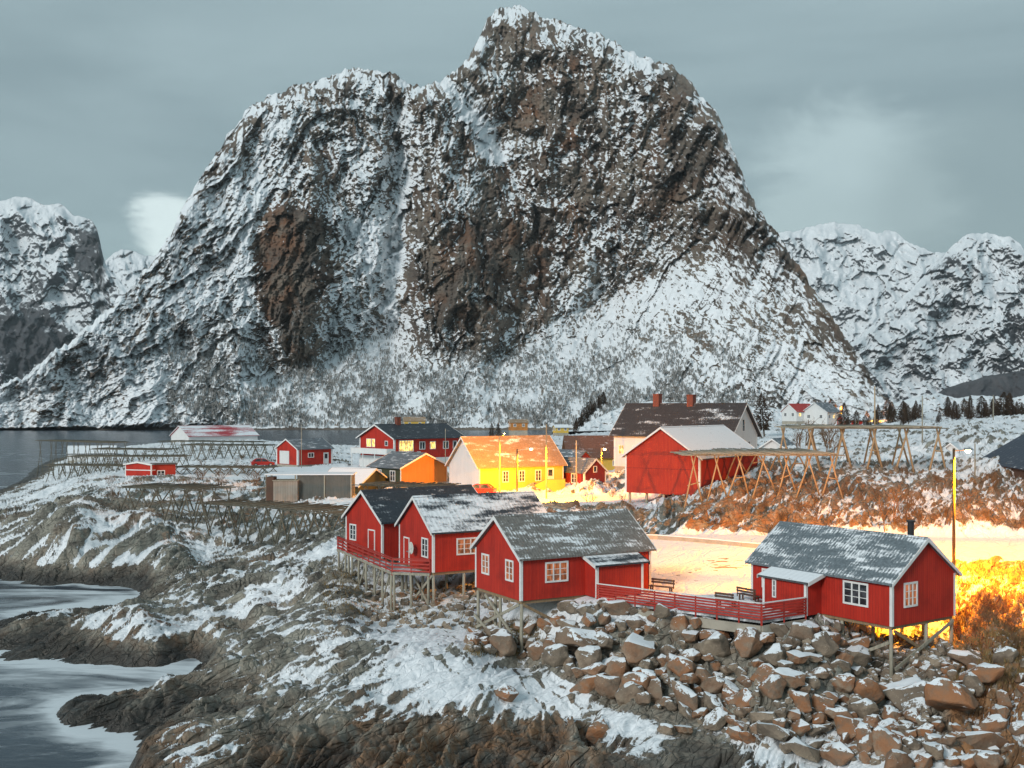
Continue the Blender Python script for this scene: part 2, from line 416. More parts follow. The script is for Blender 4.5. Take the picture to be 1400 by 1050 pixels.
WATER = [(0,820,-1.2),(-100,820,-1.5),(100,815,-1.0),(170,806,-.5),(0,800,-.6),(0,950,-1.5),(100,935,-1.2),(200,916,-.9),(265,906,-.6),(150,922,-1),(-60,950,-2),(-100,1050,-3),(0,1040,-2.5),(100,1030,-1.8),(60,1000,-1.5),(-200,900,-2),
(150,1015,-.9),(80,1060,-2),(-50,1100,-3),(0,640,-2),(30,625,-2),(-100,660,-3),(0,655,-1.2),(-200,700,-3),(0,620,-3),(200,606,-3),(-200,620,-4),(60,606,-3),(400,603,-2)]
cp = []
for px, py, z in LAND: cp.append((px, dist(py, z), z))
for px, py, z in WATER: cp.append((px, dist(py, 0), z))
for px in (-250, 0, 200, 400): cp.append((px, 520, -4))
for px, z in ((650, 3), (900, 8), (1150, 13), (1400, 18), (1650, 18)): cp.append((px, 520, z))
for px, z in ((-250,-4),(0,-3),(200,-1),(500,.9),(800,1.0),(1100,1.2),(1400,2),(1650,2)): cp.append((px, 43, z))
cp = np.array(cp)
K = 620.0
A = np.stack([cp[:,0]/K, np.log(cp[:,1])], 1); zz = cp[:,2]
def tps(r2): return r2*np.log(r2+1e-9)*.5
n = len(A)
r2 = ((A[:,None]-A[None])**2).sum(-1)
Km = tps(r2)+np.eye(n)*2e-4
Pm = np.concatenate([np.ones((n,1)), A], 1)
S = np.zeros((n+3, n+3)); S[:n,:n] = Km; S[:n,n:] = Pm; S[n:,:n] = Pm.T
sol = np.linalg.solve(S, np.concatenate([zz, np.zeros(3)]))
cu = np.linspace(-260, 1660, 241); cv = np.linspace(math.log(40), math.log(540), 261)
CU, CV = np.meshgrid(cu, cv)
Q = np.stack([CU.ravel()/K, CV.ravel()], 1)
base = np.zeros(len(Q))
for i in range(0, len(Q), 8000):
    q = Q[i:i+8000]; r2 = ((q[:,None]-A[None])**2).sum(-1)
    base[i:i+8000] = tps(r2)@sol[:n] + sol[n] + q@sol[n+1:]
base = base.reshape(CU.shape)
def bil(G, gx, gy, x, y):
    fx = np.clip((x-gx[0])/(gx[1]-gx[0]), 0, len(gx)-1.001); fy = np.clip((y-gy[0])/(gy[1]-gy[0]), 0, len(gy)-1.001)
    ix = fx.astype(int); iy = fy.astype(int); fx = fx-ix; fy = fy-iy
    return (G[iy,ix]*(1-fx)+G[iy,ix+1]*fx)*(1-fy)+(G[iy+1,ix]*(1-fx)+G[iy+1,ix+1]*fx)*fy

NX, NY = 1230, 1050
upx = np.linspace(-210, 1620, NX)
tt = np.linspace(0, 1, NY)
invD = (1/44.0)*(1-tt)+(1/500.0)*tt
Dv = 1/invD
# more rows far away
Dl = np.exp(np.linspace(math.log(44), math.log(500), NY)); Dv = .62*Dv+.38*Dl
PX, DD = np.meshgrid(upx, Dv)
X = (PX-700)/F*DD; Y = DD
Z0 = bil(base, cu, cv, PX, np.log(DD))

# flat places: (centre px, py, z, radius along x, along y in metres, softness)
FLATS = []
def flat(px, py, z, rx, ry, rot=0, soft=.5):
    D = dist(py, z); FLATS.append(((px-700)/F*D, D, z, rx, ry, rot, soft))
flat(930, 778, 5.93, 7.5, 13, -25, .5)     # snowy yard
flat(940, 752, 5.93, 14, 6, 0, .4)
flat(1040, 742, 6.05, 30, 5.5, -4, .4)     # road behind the yard
flat(1400, 750, 6.45, 16, 5.5, 0, .3)
flat(690, 684, 6.75, 17, 8, 0, .4)         # in front of the yellow house
flat(405, 642, 7.55, 15, 9, 0, .5)
flat(430, 652, 7.2, 12, 7, 0, .5)
def flatmask(X, Y, Z):
    m_ = np.zeros(X.shape)
    for cx, cy, z, rx, ry, rot, soft in FLATS:
        c, s = math.cos(R(rot)), math.sin(R(rot))
        u = ((X-cx)*c+(Y-cy)*s)/rx; v = (-(X-cx)*s+(Y-cy)*c)/ry
        r = (np.abs(u)**3+np.abs(v)**3)**(1/3)
        w = 1-sst(1, 1+soft, r)
        Z = Z*(1-w)+z*w; m_ = np.maximum(m_, w)
    return Z, m_
Zb, FM = flatmask(X, Y, Z0)
# strata: long tilted slabs that run away to the right
ph = R(57)
wx = fbm(X/22, Y/22, 3, 5)*5; wy = fbm(X/22, Y/22, 3, 9)*5
a = (X+wx)*math.cos(ph)+(Y+wy)*math.sin(ph); b = -(X+wx)*math.sin(ph)+(Y+wy)*math.cos(ph)
land = sst(-.6, .8, Zb)
rough = land*(1-FM)
nearw = sst(1.0, 3.4, Zb)                  # 0 near the water
big = ridged(a/26, b/6.5, 4, 3)-.5
med = ridged(a/9, b/1.9, 4, 11)-.5
f1, f2, ra, rb, rc, ox, oy = worley(a/4.2, b/1.7, 21)
cell = (ra-.5)*.8 + (rb-.5)*ox*1.5 + (rc-.35)*oy*1.9 - .45*np.exp(-((f2-f1)/.10)**2)
g1, g2, sa, sb, sc, px_, py_ = worley(a/1.25+3, b/.62+7, 41)
cel2 = (sa-.5)*.7+(sb-.5)*px_*1.3+(sc-.35)*py_*1.6-.4*np.exp(-((g2-g1)/.12)**2)
slab = fbm(X/9, Y/9, 3, 77)                # some places are smooth slabs, some broken
brk = sst(-.15, .35, slab)
sm = sst(460, 640, PX)*(1-sst(760, 860, PX))*sst(57, 61, DD)*(1-sst(80, 88, DD))   # the broad smooth slab
bb0 = sst(965, 1015, YH+(HC-Zb)/DD*F+fbm(X/7, Y/7, 4, 123)*40)*(1-sst(1010, 1100, PX))
ly = b/1.35+fbm(a/7, b/3, 3, 55)*1.1; fr_ = ly-np.floor(ly); saw = np.where(fr_ < .8, fr_/.8, (1-fr_)/.2)
ly2 = b/.5+fbm(a/3, b/1.5, 3, 56)*1.2; fr2 = ly2-np.floor(ly2); saw2 = np.where(fr2 < .75, fr2/.75, (1-fr2)/.25)
H = (saw-.5)*(.30+.75*bb0)+(saw2-.5)*(.10+.28*bb0) + big*2.0 + med*1.25 + cell*(.30+.5*brk)*(1-.55*sm) + cel2*(.10+.22*brk)*(1-.5*sm) + fbm(X*1.7, Y*1.7, 4, 60)*.16
far = sst(110, 190, DD)
stz = sst(470, 520, PX)*(1-sst(740, 800, PX))*sst(66, 69, DD)*(1-sst(92, 98, DD))+sst(1130, 1180, PX)*(1-sst(1290, 1310, PX))*sst(58, 60, DD)*(1-sst(70, 74, DD))
pyb = YH+(HC-Zb)/DD*F
H = H*(1-.55*sst(790, 850, PX)*(1-sst(1250, 1300, PX))*sst(955, 985, pyb))
H = H*(1-.6*sst(1280, 1315, PX)*sst(68, 74, DD)*(1-sst(98, 104, DD)))
H = H*(.92+.08*sst(700, 800, PX))
H = H*(1-.35*far)*(1-.5*sm)*(1-.55*stz)
Hs = H*rough*(.72+.28*nearw)
# the brown broken band along the bottom
ZZ = Zb+Hs
ZZ = ZZ + (1-FM)*fbm(X/1.1, Y/1.1, 3, 99)*.05
ZZ += FM*fbm(X/3, Y/3, 3, 98)*.05
# drop to the sea floor at the near and left edges so the sheet has depth
P3 = np.stack([X, Y, ZZ], -1)
N = grid_normals(P3)
conc = blur(ZZ, 6)-ZZ
upn = N[..., 2]
nb = fbm(X/7, Y/7, 4, 123); nb2 = fbm(a/5, b/1.2, 4, 124)
py_s0 = YH+(HC-ZZ)/DD*F; brown_band0 = sst(975, 1020, py_s0+nb*40)
snow = (upn-.78)*1.6 + .68 + nb*.62 + nb2*.40 + np.clip(conc, -.3, .3)*1.3
sl2 = sst(800, 850, PX)*(1-sst(1210, 1260, PX))*sst(975, 1000, py_s0)
crk = fbm(X/1.2+Y/1.6, (Y-X*.9)/9, 4, 88)
snow += (.62-1.5*sst(.12, .5, crk))*sm*(1-brown_band0) + .55*sl2 + .16*sst(100, 150, DD)
snow -= 1.6*(1-sst(.8, 1.9, ZZ+nb*.7))
py_scr = YH+(HC-ZZ)/DD*F
pile = sst(640, 720, PX)*(1-sst(1290, 1320, PX))*sst(845, 865, py_scr)*(1-sst(990, 1030, py_scr))*sst(0, 40, py_scr-np.interp(PX, [640,760,860,1000,1300], [870,850,830,860,860]))*(1-sst(0, 40, py_scr-np.interp(PX, [640,760,860,1000,1300], [890,905,955,1025,1000])))
snow -= 1.0*pile
brown_band = sst(975, 1020, py_scr+nb*40)*(1-sst(760, 900, PX))*sst(330, 430, PX)
snow -= brown_band*.75
# lit scrubby bank at the right and under the knoll: half bare
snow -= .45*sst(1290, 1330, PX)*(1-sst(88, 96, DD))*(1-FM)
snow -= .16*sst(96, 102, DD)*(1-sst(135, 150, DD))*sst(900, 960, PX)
bare = np.exp(-(((PX-985)/45)**2+((py_scr-772)/11)**2))*sst(-.05,.3,fbm(X/1.1,Y/1.1,4,301))*2.2+np.exp(-(((PX-925)/50)**2+((py_scr-790)/14)**2))*sst(.1,.5,fbm(X/.9,Y/.9,4,302))*1.6
snow = snow*(1-FM)+FM*(1.6-bare)
snow = np.where(ZZ < .3, -1, snow)
wet = (1-sst(.5, 1.9, ZZ+nb*.8))*.88
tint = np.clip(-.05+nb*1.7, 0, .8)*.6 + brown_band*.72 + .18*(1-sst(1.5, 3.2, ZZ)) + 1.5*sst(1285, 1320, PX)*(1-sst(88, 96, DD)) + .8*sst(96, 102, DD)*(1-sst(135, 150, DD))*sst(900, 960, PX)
tint = np.clip(tint, 0, 2.2)
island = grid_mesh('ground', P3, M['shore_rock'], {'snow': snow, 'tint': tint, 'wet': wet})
tag(island, kind='structure')
_lv = np.log(DD[:,0])
def ground(x, y):
    px = x/y*F+700
    ix = (px-upx[0])/(upx[1]-upx[0]); iy = np.interp(math.log(y), _lv, np.arange(NY))
    ix = min(max(ix, 0), NX-2); iy = min(max(iy, 0), NY-2)
    i, j = int(ix), int(iy)
    fx, fy = ix-i, iy-j
    return float((ZZ[j,i]*(1-fx)+ZZ[j,i+1]*fx)*(1-fy)+(ZZ[j+1,i]*(1-fx)+ZZ[j+1,i+1]*fx)*fy)
print('terrain ok', ZZ.min(), ZZ.max())

# the sea: one sheet; foam where it is shallow
Dw = np.concatenate([np.linspace(-60, 42, 12), np.exp(np.linspace(math.log(43), math.log(480), 420)), np.exp(np.linspace(math.log(500), math.log(9000), 40))])
uw = np.concatenate([np.linspace(-3, -.65, 20), np.linspace(-.64, .7, 300), np.linspace(.75, 3, 20)])
UU, WD = np.meshgrid(uw, Dw)
XS = np.where(WD > 60, UU*WD, UU*np.maximum(60, WD)); 
zt = bil(base, cu, cv, UU*F+700, np.log(np.maximum(WD, 41)))
inside = (WD > 43) & (WD < 480) & (UU > -.62)
foam = np.where(inside, np.exp(-np.abs(np.minimum(zt, 0))/1.25), 0)
foam = foam*(1-.75*sst(100, 150, WD))
foam = foam*1.05-.05*(WD > 0)
PS = np.stack([XS, WD, np.zeros_like(XS)], -1)
sea = grid_mesh('sea', PS, M['sea_water'], {'foam': foam})
tag(sea, kind='structure')

# ------------------------------------------------------------------ mountains
def massif(name, outline, x0, x1, nx, ny, ybase, D0, kd, prof, relief, snowf, mat, jag=3, back=24, seed=0, zmin=None, tintf=None):
    """a mountain of real depth: each column climbs from its foot at D0 to its crest, farther back, and drops behind it"""
    px = np.linspace(x0, x1, nx)
    ox_, oy_ = zip(*outline)
    ridge = np.interp(px, ox_, oy_)
    k = 5; ridge = np.convolve(np.pad(ridge, k, mode='edge'), np.hanning(2*k+1)/np.hanning(2*k+1).sum(), 'valid')
    ridge = ridge + fbm(px/6.5, px*0+seed, 3, seed+2)*jag*.9 + fbm(px/22, px*0+seed, 5, seed+1)*jag*2
    yb = np.interp(px, *zip(*ybase)) if isinstance(ybase, list) else np.full(nx, float(ybase))
    ridge = np.minimum(ridge, yb-2)
    s = np.linspace(0, 1, ny)[:, None]
    ypix = yb[None]+(ridge-yb)[None]*s
    Dr = np.full(nx, D0*1.2)
    for _ in range(12):
        h = HC+(YH-ridge)/F*Dr; Dr = D0+kd*np.maximum(h, 3)
    PXg = np.repeat(px[None], ny, 0)
    Dg = D0+(Dr-D0)[None]*prof(s+0*PXg, PXg, ypix)
    rel = relief(PXg, ypix, s+0*PXg)
    edge = sst(0, .05, s)*(1-.7*sst(.93, 1, s))
    Dg = Dg-rel*edge
    # the far side
    bs = np.linspace(0, 1, back)[1:, None]
    Dbk = Dg[-1:]+bs*(Dr-D0+60)[None]*.9
    hr = (YH-ypix[-1:])/F*Dg[-1:]+HC
    Xg = (PXg-700)/F*Dg; Zg = HC+(YH-ypix)/F*Dg
    Xb = (px[None]-700)/F*Dbk; Zb_ = hr*(1-bs**1.0)-5*bs
    XX = np.concatenate([Xg, Xb]); YY = np.concatenate([Dg, Dbk]); Z_ = np.concatenate([Zg, Zb_])
    P = np.stack([XX, YY, Z_], -1)
    du = np.gradient(P, axis=1); dv = np.gradient(P, axis=0); Nn = np.cross(du, dv)
    Nn /= np.linalg.norm(Nn, axis=2, keepdims=True)+1e-9
    nz = Nn[..., 2]
    PXa = np.repeat(px[None], ny+back-1, 0); ya = np.concatenate([ypix, np.repeat(ypix[-1:], back-1, 0)])
    sa_ = np.concatenate([s+0*PXg, np.ones((back-1, nx))])
    sn, ti = snowf(PXa, ya, sa_, nz, Nn)
    o = grid_mesh(name, P, mat, {'snow': sn, 'tint': ti, 'wet': np.zeros_like(sn)})
    tag(o, kind='structure'); return o, P, px, ny

OUT = [(-400,590),(-150,575),(-60,545),(0,528),(40,508),(90,470),(140,430),(175,396),(205,360),(230,325),(255,275),(285,225),(320,172),(345,146),(375,127),(400,118),(425,112),(440,108),(470,97),(495,92),(520,97),(545,104),(560,115),(575,118),(590,113),(602,114),(615,100),(632,88),(646,72),(655,58),(660,38),(670,20),(685,9),(700,7),(720,11),(745,25),(780,33),(810,42),(840,58),(870,75),(905,85),(930,100),(950,118),(965,135),(985,165),(1000,200),(1015,235),(1030,275),(1055,310),(1075,340),(1100,375),(1125,415),(1150,450),(1175,490),(1195,522),(1215,550),(1260,575),(1700,585)]
def blob(x, y, cx, cy, rx, ry, rot=0, p=2.0):
    c, s = math.cos(R(rot)), math.sin(R(rot)); u = ((x-cx)*c+(y-cy)*s)/rx; v = (-(x-cx)*s+(y-cy)*c)/ry
    return np.exp(-(u*u+v*v)**(p/2))
def cliff_foot(x): return np.interp(x, [-400,330,350,400,450,545,600,670,720,770,830,880,940,1000,1700], [560,480,470,500,478,448,478,492,470,430,410,372,330,330,500])
def rockf(x, y):
    wx = fbm(x/60, y/60, 4, 301)*15; wy = fbm(x/60, y/60, 4, 302)*15
    x = x+wx; y = y+wy
    r = np.zeros(x.shape)
    r += 1.9*blob(x, y, 400, 385, 52, 118, 8, 3.4)          # the left buttress
    r += .60*blob(x, y, 440, 210, 90, 80, 0)
    r += .95*blob(x, y, 770, 250, 150, 190, -12, 3)
    r += 1.35*blob(x, y, 650, 385, 85, 95, 0, 3)
    r += .6*blob(x, y, 590, 300, 45, 160, 0)
    r += .8*blob(x, y, 720, 110, 60, 80, 0)
    r += .75*blob(x, y, 930, 220, 65, 120, -15)
    r += .5*blob(x, y, 1040, 380, 40, 90, -35)
    r += .6*blob(x, y, 1140, 470, 22, 70, -38)
    r += .5*blob(x, y, 930, 450, 32, 32)
    r += .35*blob(x, y, 200, 420, 150, 90, -40)+.3*blob(x, y, 300, 230, 60, 90, 20)
    r += .25*blob(x, y, 130, 520, 120, 40, -20)
    r -= 1.3*blob(x, y, 537, 350, 11, 120, 2, 3)              # snow couloir
    r -= .7*blob(x, y, 500, 320, 32, 75, -20)
    r -= .95*blob(x, y, 655, 165, 16, 85, -32, 3)
    r -= .7*blob(x, y, 395, 170, 10, 70, 14)
    r -= .6*blob(x, y, 330, 420, 16, 110, -8)
    r -= .5*blob(x, y, 860, 60, 80, 18, 28)
    r -= .35*blob(x, y, 480, 440, 40, 50)
    r -= .55*sst(0, 45, y-cliff_foot(x))*(x > 320)
    # left edge of the buttress: bare wall right of it, a white gully left of it
    ex = np.interp(y, [110,160,220,300,350,400,440,475,502], [402,385,366,350,346,350,366,388,408])
    on = sst(120, 170, y)*(1-sst(480, 505, y))
    r += .75*on*sst(250,300,y)*np.exp(-((x-ex-26)/24)**2)
    r -= 1.2*on*np.exp(-((x-ex+9)/7.5)**2)
    cx_ = np.interp(y, [90,200,300,380,450], [556,556,551,543,532])
    r -= 1.3*sst(230, 300, y)*(1-sst(430, 455, y))*np.exp(-((x-cx_)/6.5)**2)
    r -= .6*sst(100, 140, y)*(1-sst(260, 300, y))*np.exp(-((x-cx_)/5)**2)
    for (x0, y0, x1, y1, w_, a_) in ((606,112,688,222,8,1.2),(688,222,735,205,4,.9),(660,60,640,120,6,.5),(760,60,900,95,7,.6),(880,360,740,452,9,.6),(700,500,560,440,7,.3),(330,170,322,300,6,.6),(640,120,700,180,5,.6),(806,250,812,300,4,.7),(860,300,842,350,4,.6)):
        dx, dy = x1-x0, y1-y0; tt_ = np.clip(((x-x0)*dx+(y-y0)*dy)/(dx*dx+dy*dy), 0, 1)
        r -= a_*np.exp(-((x-x0-tt_*dx)**2+(y-y0-tt_*dy)**2)/w_**2)
    for (x0, y0, x1, y1, w_, a_) in ((692,226,640,330,7,1.2),(640,330,600,420,9,.6),(735,300,745,430,7,.6),(775,60,800,330,12,.5),(1075,345,1190,520,7,.9),(1000,300,1080,440,8,.5),(930,430,960,470,12,.8)):
        dx, dy = x1-x0, y1-y0; tt_ = np.clip(((x-x0)*dx+(y-y0)*dy)/(dx*dx+dy*dy), 0, 1)
        r += a_*np.exp(-((x-x0-tt_*dx)**2+(y-y0-tt_*dy)**2)/w_**2)
    return r
def m_prof(s, x, y):
    foot = cliff_foot(x); yr = np.interp(x, *zip(*OUT))
    sf = np.clip((588-foot)/(588-yr+1), .1, .8)
    steep = sst(320, 380, x)*(1-sst(960, 1080, x))
    gf = sf*(1-steep)+steep*np.clip(sf*1.9, 0, .66)
    top = .965; gt = top*(1-steep)+steep*.93
    g = np.where(s < sf, s/sf*gf, np.where(s < top, gf+(s-sf)/(top-sf)*(gt-gf), gt+(s-top)/(1-top)*(1-gt)))
    return g
def m_relief(x, y, s):
    flank = np.where(x < 560, -1, 1)*1.0
    rot = np.interp(x, [0, 300, 420, 560, 760, 950, 1100], [52, 50, 14, 3, -6, -28, -48])
    rr = np.radians(rot)
    wx = fbm(x/55, y/55, 4, 201)*22; wy = fbm(x/55, y/55, 4, 202)*22
    xx = x+wx; yy = y+wy
    # smoothly rotated streak space
    u = xx*np.cos(rr)+yy*np.sin(rr); v = -xx*np.sin(rr)+yy*np.cos(rr)
    r = ridged(xx/95, yy/150, 4, 211)*34
    r += ridged(xx/34, yy/60, 4, 212)*15
    f1, f2, a, b, c, ox, oy = worley(u/19, v/52, 221)
    r += (a-.5)*16+(b-.5)*ox*26+(c-.5)*oy*26
    f1, f2, a, b, c, ox, oy = worley(u/6.5+4, v/17, 231)
    r += (a-.5)*7+(b-.5)*ox*10+(c-.5)*oy*12
    f1, f2, a, b, c, ox, oy = worley(x/3.6+4+fbm(x/9,y/9,2,9), y/4.4, 241)
    r += (a-.5)*2.6+(b-.5)*ox*4+(c-.5)*oy*5
    r += fbm(x/5, y/5, 4, 251)*5
    k = .28+.72*np.clip(sst(-40, 30, cliff_foot(x)-y)+(x < 330)*.45, 0, 1)
    r *= k
    # large forms
    r += 55*blob(x, y, 400, 360, 62, 150, 8, 3)
    r -= 55*blob(x, y, 545, 300, 24, 190, 2)
    r -= 34*blob(x, y, 655, 160, 20, 95, -32)
    r += 30*blob(x, y, 640, 400, 80, 110)+34*blob(x, y, 860, 240, 110, 160, -10)
    r -= 25*blob(x, y, 715, 420, 20, 120, 20)
    return r
def m_snow(x, y, s, nz, N):
    rf = rockf(x, y)
    rot = np.interp(x, [0, 300, 420, 560, 760, 950, 1100], [48, 46, 20, 8, -12, -32, -46])
    # streaks: blend of two fixed orientations so the field stays continuous
    def st(ang, sd):
        c, s_ = math.cos(R(ang)), math.sin(R(ang)); u = x*c+y*s_; v = -x*s_+y*c
        u = u+fbm(x/30, y/30, 3, sd+5)*14; v = v+fbm(x/30, y/30, 3, sd+6)*14
        return fbm(u/28, v/4.8, 5, sd, .62)
    L = st(-48, 401); V = st(82, 411); Rr = st(40, 421)
    wl = 1-sst(300, 480, x); wr = sst(800, 1000, x); wv = 1-np.maximum(wl, wr)
    sx = L*wl+V*wv+Rr*wr
    sx += .42*fbm(x/6, y/6, 4, 431, .65)
    sn = .90+.95*(np.minimum(nz, .74)-.5)+sx*2.3-rf*.70+fbm(x/60, y/60, 3, 441)*.75
    sn += .08*sst(0, 60, y-cliff_foot(x))*sst(300,360,x)-.28*sst(860,960,x)
    sn -= (.50+1.2*fbm(x/16, y/16, 3, 461))*sst(.88, .96, s)*sst(200, 300, x)
    sn += .36*(1-sst(250, 380, x))+.32*sst(430, 500, y)*(1-sst(330, 420, x))+.12
    apr = sst(5, 40, y-cliff_foot(x))*sst(330, 400, x); sn += apr*(.85*fbm(x/3.2, y/3.2, 3, 471, .7)+.4*fbm(x/22, y/12, 3, 472)-.22)
    # wooded speckle low on the apron
    low = sst(470, 520, y)*(1-sst(1000, 1100, x))
    sn -= low*.12
    sn -= 2*sst(583, 587, y)
    ti = np.clip(.08+.62*rf*sst(-.3, .5, fbm(x/40, y/60, 3, 451)), 0, 1)
    ti = np.maximum(ti, .9*blob(x, y, 372, 330, 26, 90, 8, 3))
    return sn, ti
mtn, MP, Mpx, Mny = massif('mountain', OUT, -240, 1330, 1300, 720, 588.5, 900, .92, m_prof, m_relief, m_snow, M['mountain_rock'], 6.0, seed=3)

def simple_prof(s, x, y): return s**.9
def far_relief(sc, amp, seed):
    def f(x, y, s):
        wx = fbm(x/40, y/40, 3, seed)*14
        r = ridged((x+wx)/60/sc, (y+wx)/80/sc, 5, seed+1)*amp
        f1, f2, a, b, c, ox, oy = worley((x+wx)/22/sc, y/22/sc, seed+7)
        r += ((a-.5)*.5+(b-.5)*ox+(c-.5)*oy)*amp*.45
        f1, f2, a, b, c, ox, oy = worley(x/7/sc, y/7/sc, seed+9)
        return r+((a-.5)*.2+(b-.5)*ox*.5+(c-.5)*oy*.5)*amp*.3
    return f
def far_snow(lvl, seed, darks):
    def f(x, y, s, nz, N):
        def st(ang, sd):
            c, s_ = math.cos(R(ang)), math.sin(R(ang)); u = x*c+y*s_; v = -x*s_+y*c
            u = u+fbm(x/24, y/24, 3, sd+5)*12
            return fbm(u/18, v/5, 5, sd, .62)
        sn = lvl+.9*(nz-.6)+st(-40, seed)*.55+st(38, seed+20)*.55+fbm(x/6, y/6, 3, seed+30, .6)*.5+fbm(x/60, y/60, 3, seed+40)*.7
        for d in darks: sn = sn-d[-1]*blob(x, y, *d[:-1])
        return sn, np.full(x.shape, .05)
    return f
massif('far_mountain', [(-500,330),(-150,300),(-60,282),(0,275),(20,268),(40,270),(60,280),(85,278),(98,294),(112,296),(125,300),(136,318),(138,345),(150,372),(190,410),(240,470),(300,540),(340,560)],
       -450, 330, 560, 300, 588, 3300, .95, simple_prof, far_relief(1, 130, 501), far_snow(1.0, 511, [(122,340,20,40,20,1.4),(60,470,90,45,0,1.0),(20,440,60,60,0,.5)]), M['far_rock'], 2, seed=11)
massif('far_mountain', [(60,440),(130,372),(150,350),(165,342),(175,340),(190,348),(215,350),(240,365),(280,420),(340,560)],
       60, 340, 260, 160, 588, 4600, .9, simple_prof, far_relief(1, 130, 601), far_snow(1.15, 611, [(172,350,14,9,0,.6)]), M['far_rock'], 2, seed=12)
massif('far_mountain', [(950,400),(1020,345),(1060,318),(1085,316),(1110,309),(1140,303),(1175,308),(1200,320),(1212,314),(1225,318),(1240,330),(1275,345),(1320,350),(1400,370),(1700,420)],
       950, 1700, 560, 280, 588, 4200, .95, simple_prof, far_relief(1, 140, 701), far_snow(1.28, 711, [(1180,360,20,12,0,.5)]), M['far_rock'], 2.5, seed=13)
massif('far_mountain', [(1060,560),(1110,520),(1150,480),(1185,452),(1220,420),(1250,392),(1275,362),(1300,338),(1322,320),(1340,318),(1362,322),(1380,324),(1397,334),(1402,352),(1430,345),(1520,300),(1700,280)],
       1060, 1700, 520, 320, 588, 2500, .95, simple_prof, far_relief(1, 110, 801), far_snow(1.08, 811, [(1290,360,40,10,-30,.6),(1230,500,60,14,5,.5),(1350,500,60,14,-5,.7),(1385,440,18,60,10,.5)]), M['far_rock'], 2.5, seed=14)
# low hills between the village and the far range
massif('hill', [(1250,560),(1290,532),(1320,522),(1350,514),(1400,506),(1500,500),(1700,490)], 1250, 1700, 220, 60, 588, 1500, 1.6, simple_prof, far_relief(1, 25, 901),
       far_snow(-.6, 911, []), M['far_rock'], 1, seed=15)
massif('hill', [(1120,583),(1170,575),(1200,556),(1240,546),(1280,538),(1310,544),(1345,540),(1380,545),(1420,535),(1500,530),(1700,520)], 1120, 1700, 420, 140, 588, 540, 2.6, simple_prof, far_relief(.5, 16, 921),
       far_snow(.86, 931, []), M['mountain_rock'], 1.5, seed=16)
massif('hill', [(760,590),(790,585),(815,572),(850,556),(890,548),(950,552),(1010,556),(1060,558),(1100,562),(1160,574),(1200,584)], 755, 1210, 420, 100, 590, 620, 2.6, simple_prof, far_relief(.5, 12, 941),
       far_snow(.95, 951, []), M['mountain_rock'], 1.5, seed=17)
print('mountains ok')
# ------------------------------------------------------------------ building kit
def facefn(face, L, W):
    if face == 'F': return lambda u, v, d: (u, -d, v)
    if face == 'B': return lambda u, v, d: (L-u, W+d, v)
    if face == 'G0': return lambda u, v, d: (-d, W-u, v)      # u runs left to right seen from outside
    return lambda u, v, d: (L+d, u, v)
def fbox(mb, fn, u0, v0, u1, v1, d0, d1):
    return mb.extr([(u0,v0),(u1,v0),(u1,v1),(u0,v1)], fn, d0, d1)
def window(root, fn, u, v, w, h, cols=2, rows=3, glass='glass', name='window', casing=.11, d=0.0, shut=None):
    """u,v = lower left corner of the casing; returns the window part with its pane"""
    f = MB(); c = casing; o = d
    fbox(f, fn, u, v, u+c, v+h, o+.003, o+.055); fbox(f, fn, u+w-c, v, u+w, v+h, o+.003, o+.055)
    fbox(f, fn, u+c, v+h-c, u+w-c, v+h, o+.003, o+.06); fbox(f, fn, u+c, v, u+w-c, v+c, o+.003, o+.07)
    iw = w-2*c; ih = h-2*c
    for k in range(1, cols):
        x = u+c+iw*k/cols; q = .045 if cols <= 3 else .03
        fbox(f, fn, x-q, v+c, x+q, v+h-c, o+.003, o+.045)
    for k in range(cols):
        x0 = u+c+iw*k/cols+(.045 if k else 0); x1 = u+c+iw*(k+1)/cols-(.045 if k < cols-1 else 0)
        for r in range(1, rows):
            y = v+c+ih*r/rows; fbox(f, fn, x0+.002, y-.018, x1-.002, y+.018, o+.003, o+.035)
    wo = f.build(name, M['white'], root)
    p = MB(); fbox(p, fn, u+c-.01, v+c-.01, u+w-c+.01, v+h-c+.01, o+.002, o+.016); p.build('pane', M[glass], wo)
    return wo
def door(root, fn, u, v, w, h, m='red', d=0.0, glassy=False):
    b = MB(); fbox(b, fn, u, v, u+w, v+h, d+.003, d+.04); do = b.build('door', M[m], root)
    f = MB(); c = .10
    fbox(f, fn, u-c, v, u, v+h+c, d+.003, d+.06); fbox(f, fn, u+w, v, u+w+c, v+h+c, d+.003, d+.06); fbox(f, fn, u, v+h, u+w, v+h+c, d+.003, d+.06)
    f.build('frame', M['white'], do)
    k = MB(); k.tube(fn(u+w-.12, v+h*.48, d+.04), fn(u+w-.12, v+h*.48, d+.10), .018); k.build('handle', M['steel'], do)
    if glassy:
        g = MB(); fbox(g, fn, u+.15, v+h*.5, u+w-.15, v+h-.15, d+.041, d+.05); g.build('pane', M['glass'], do)
    return do
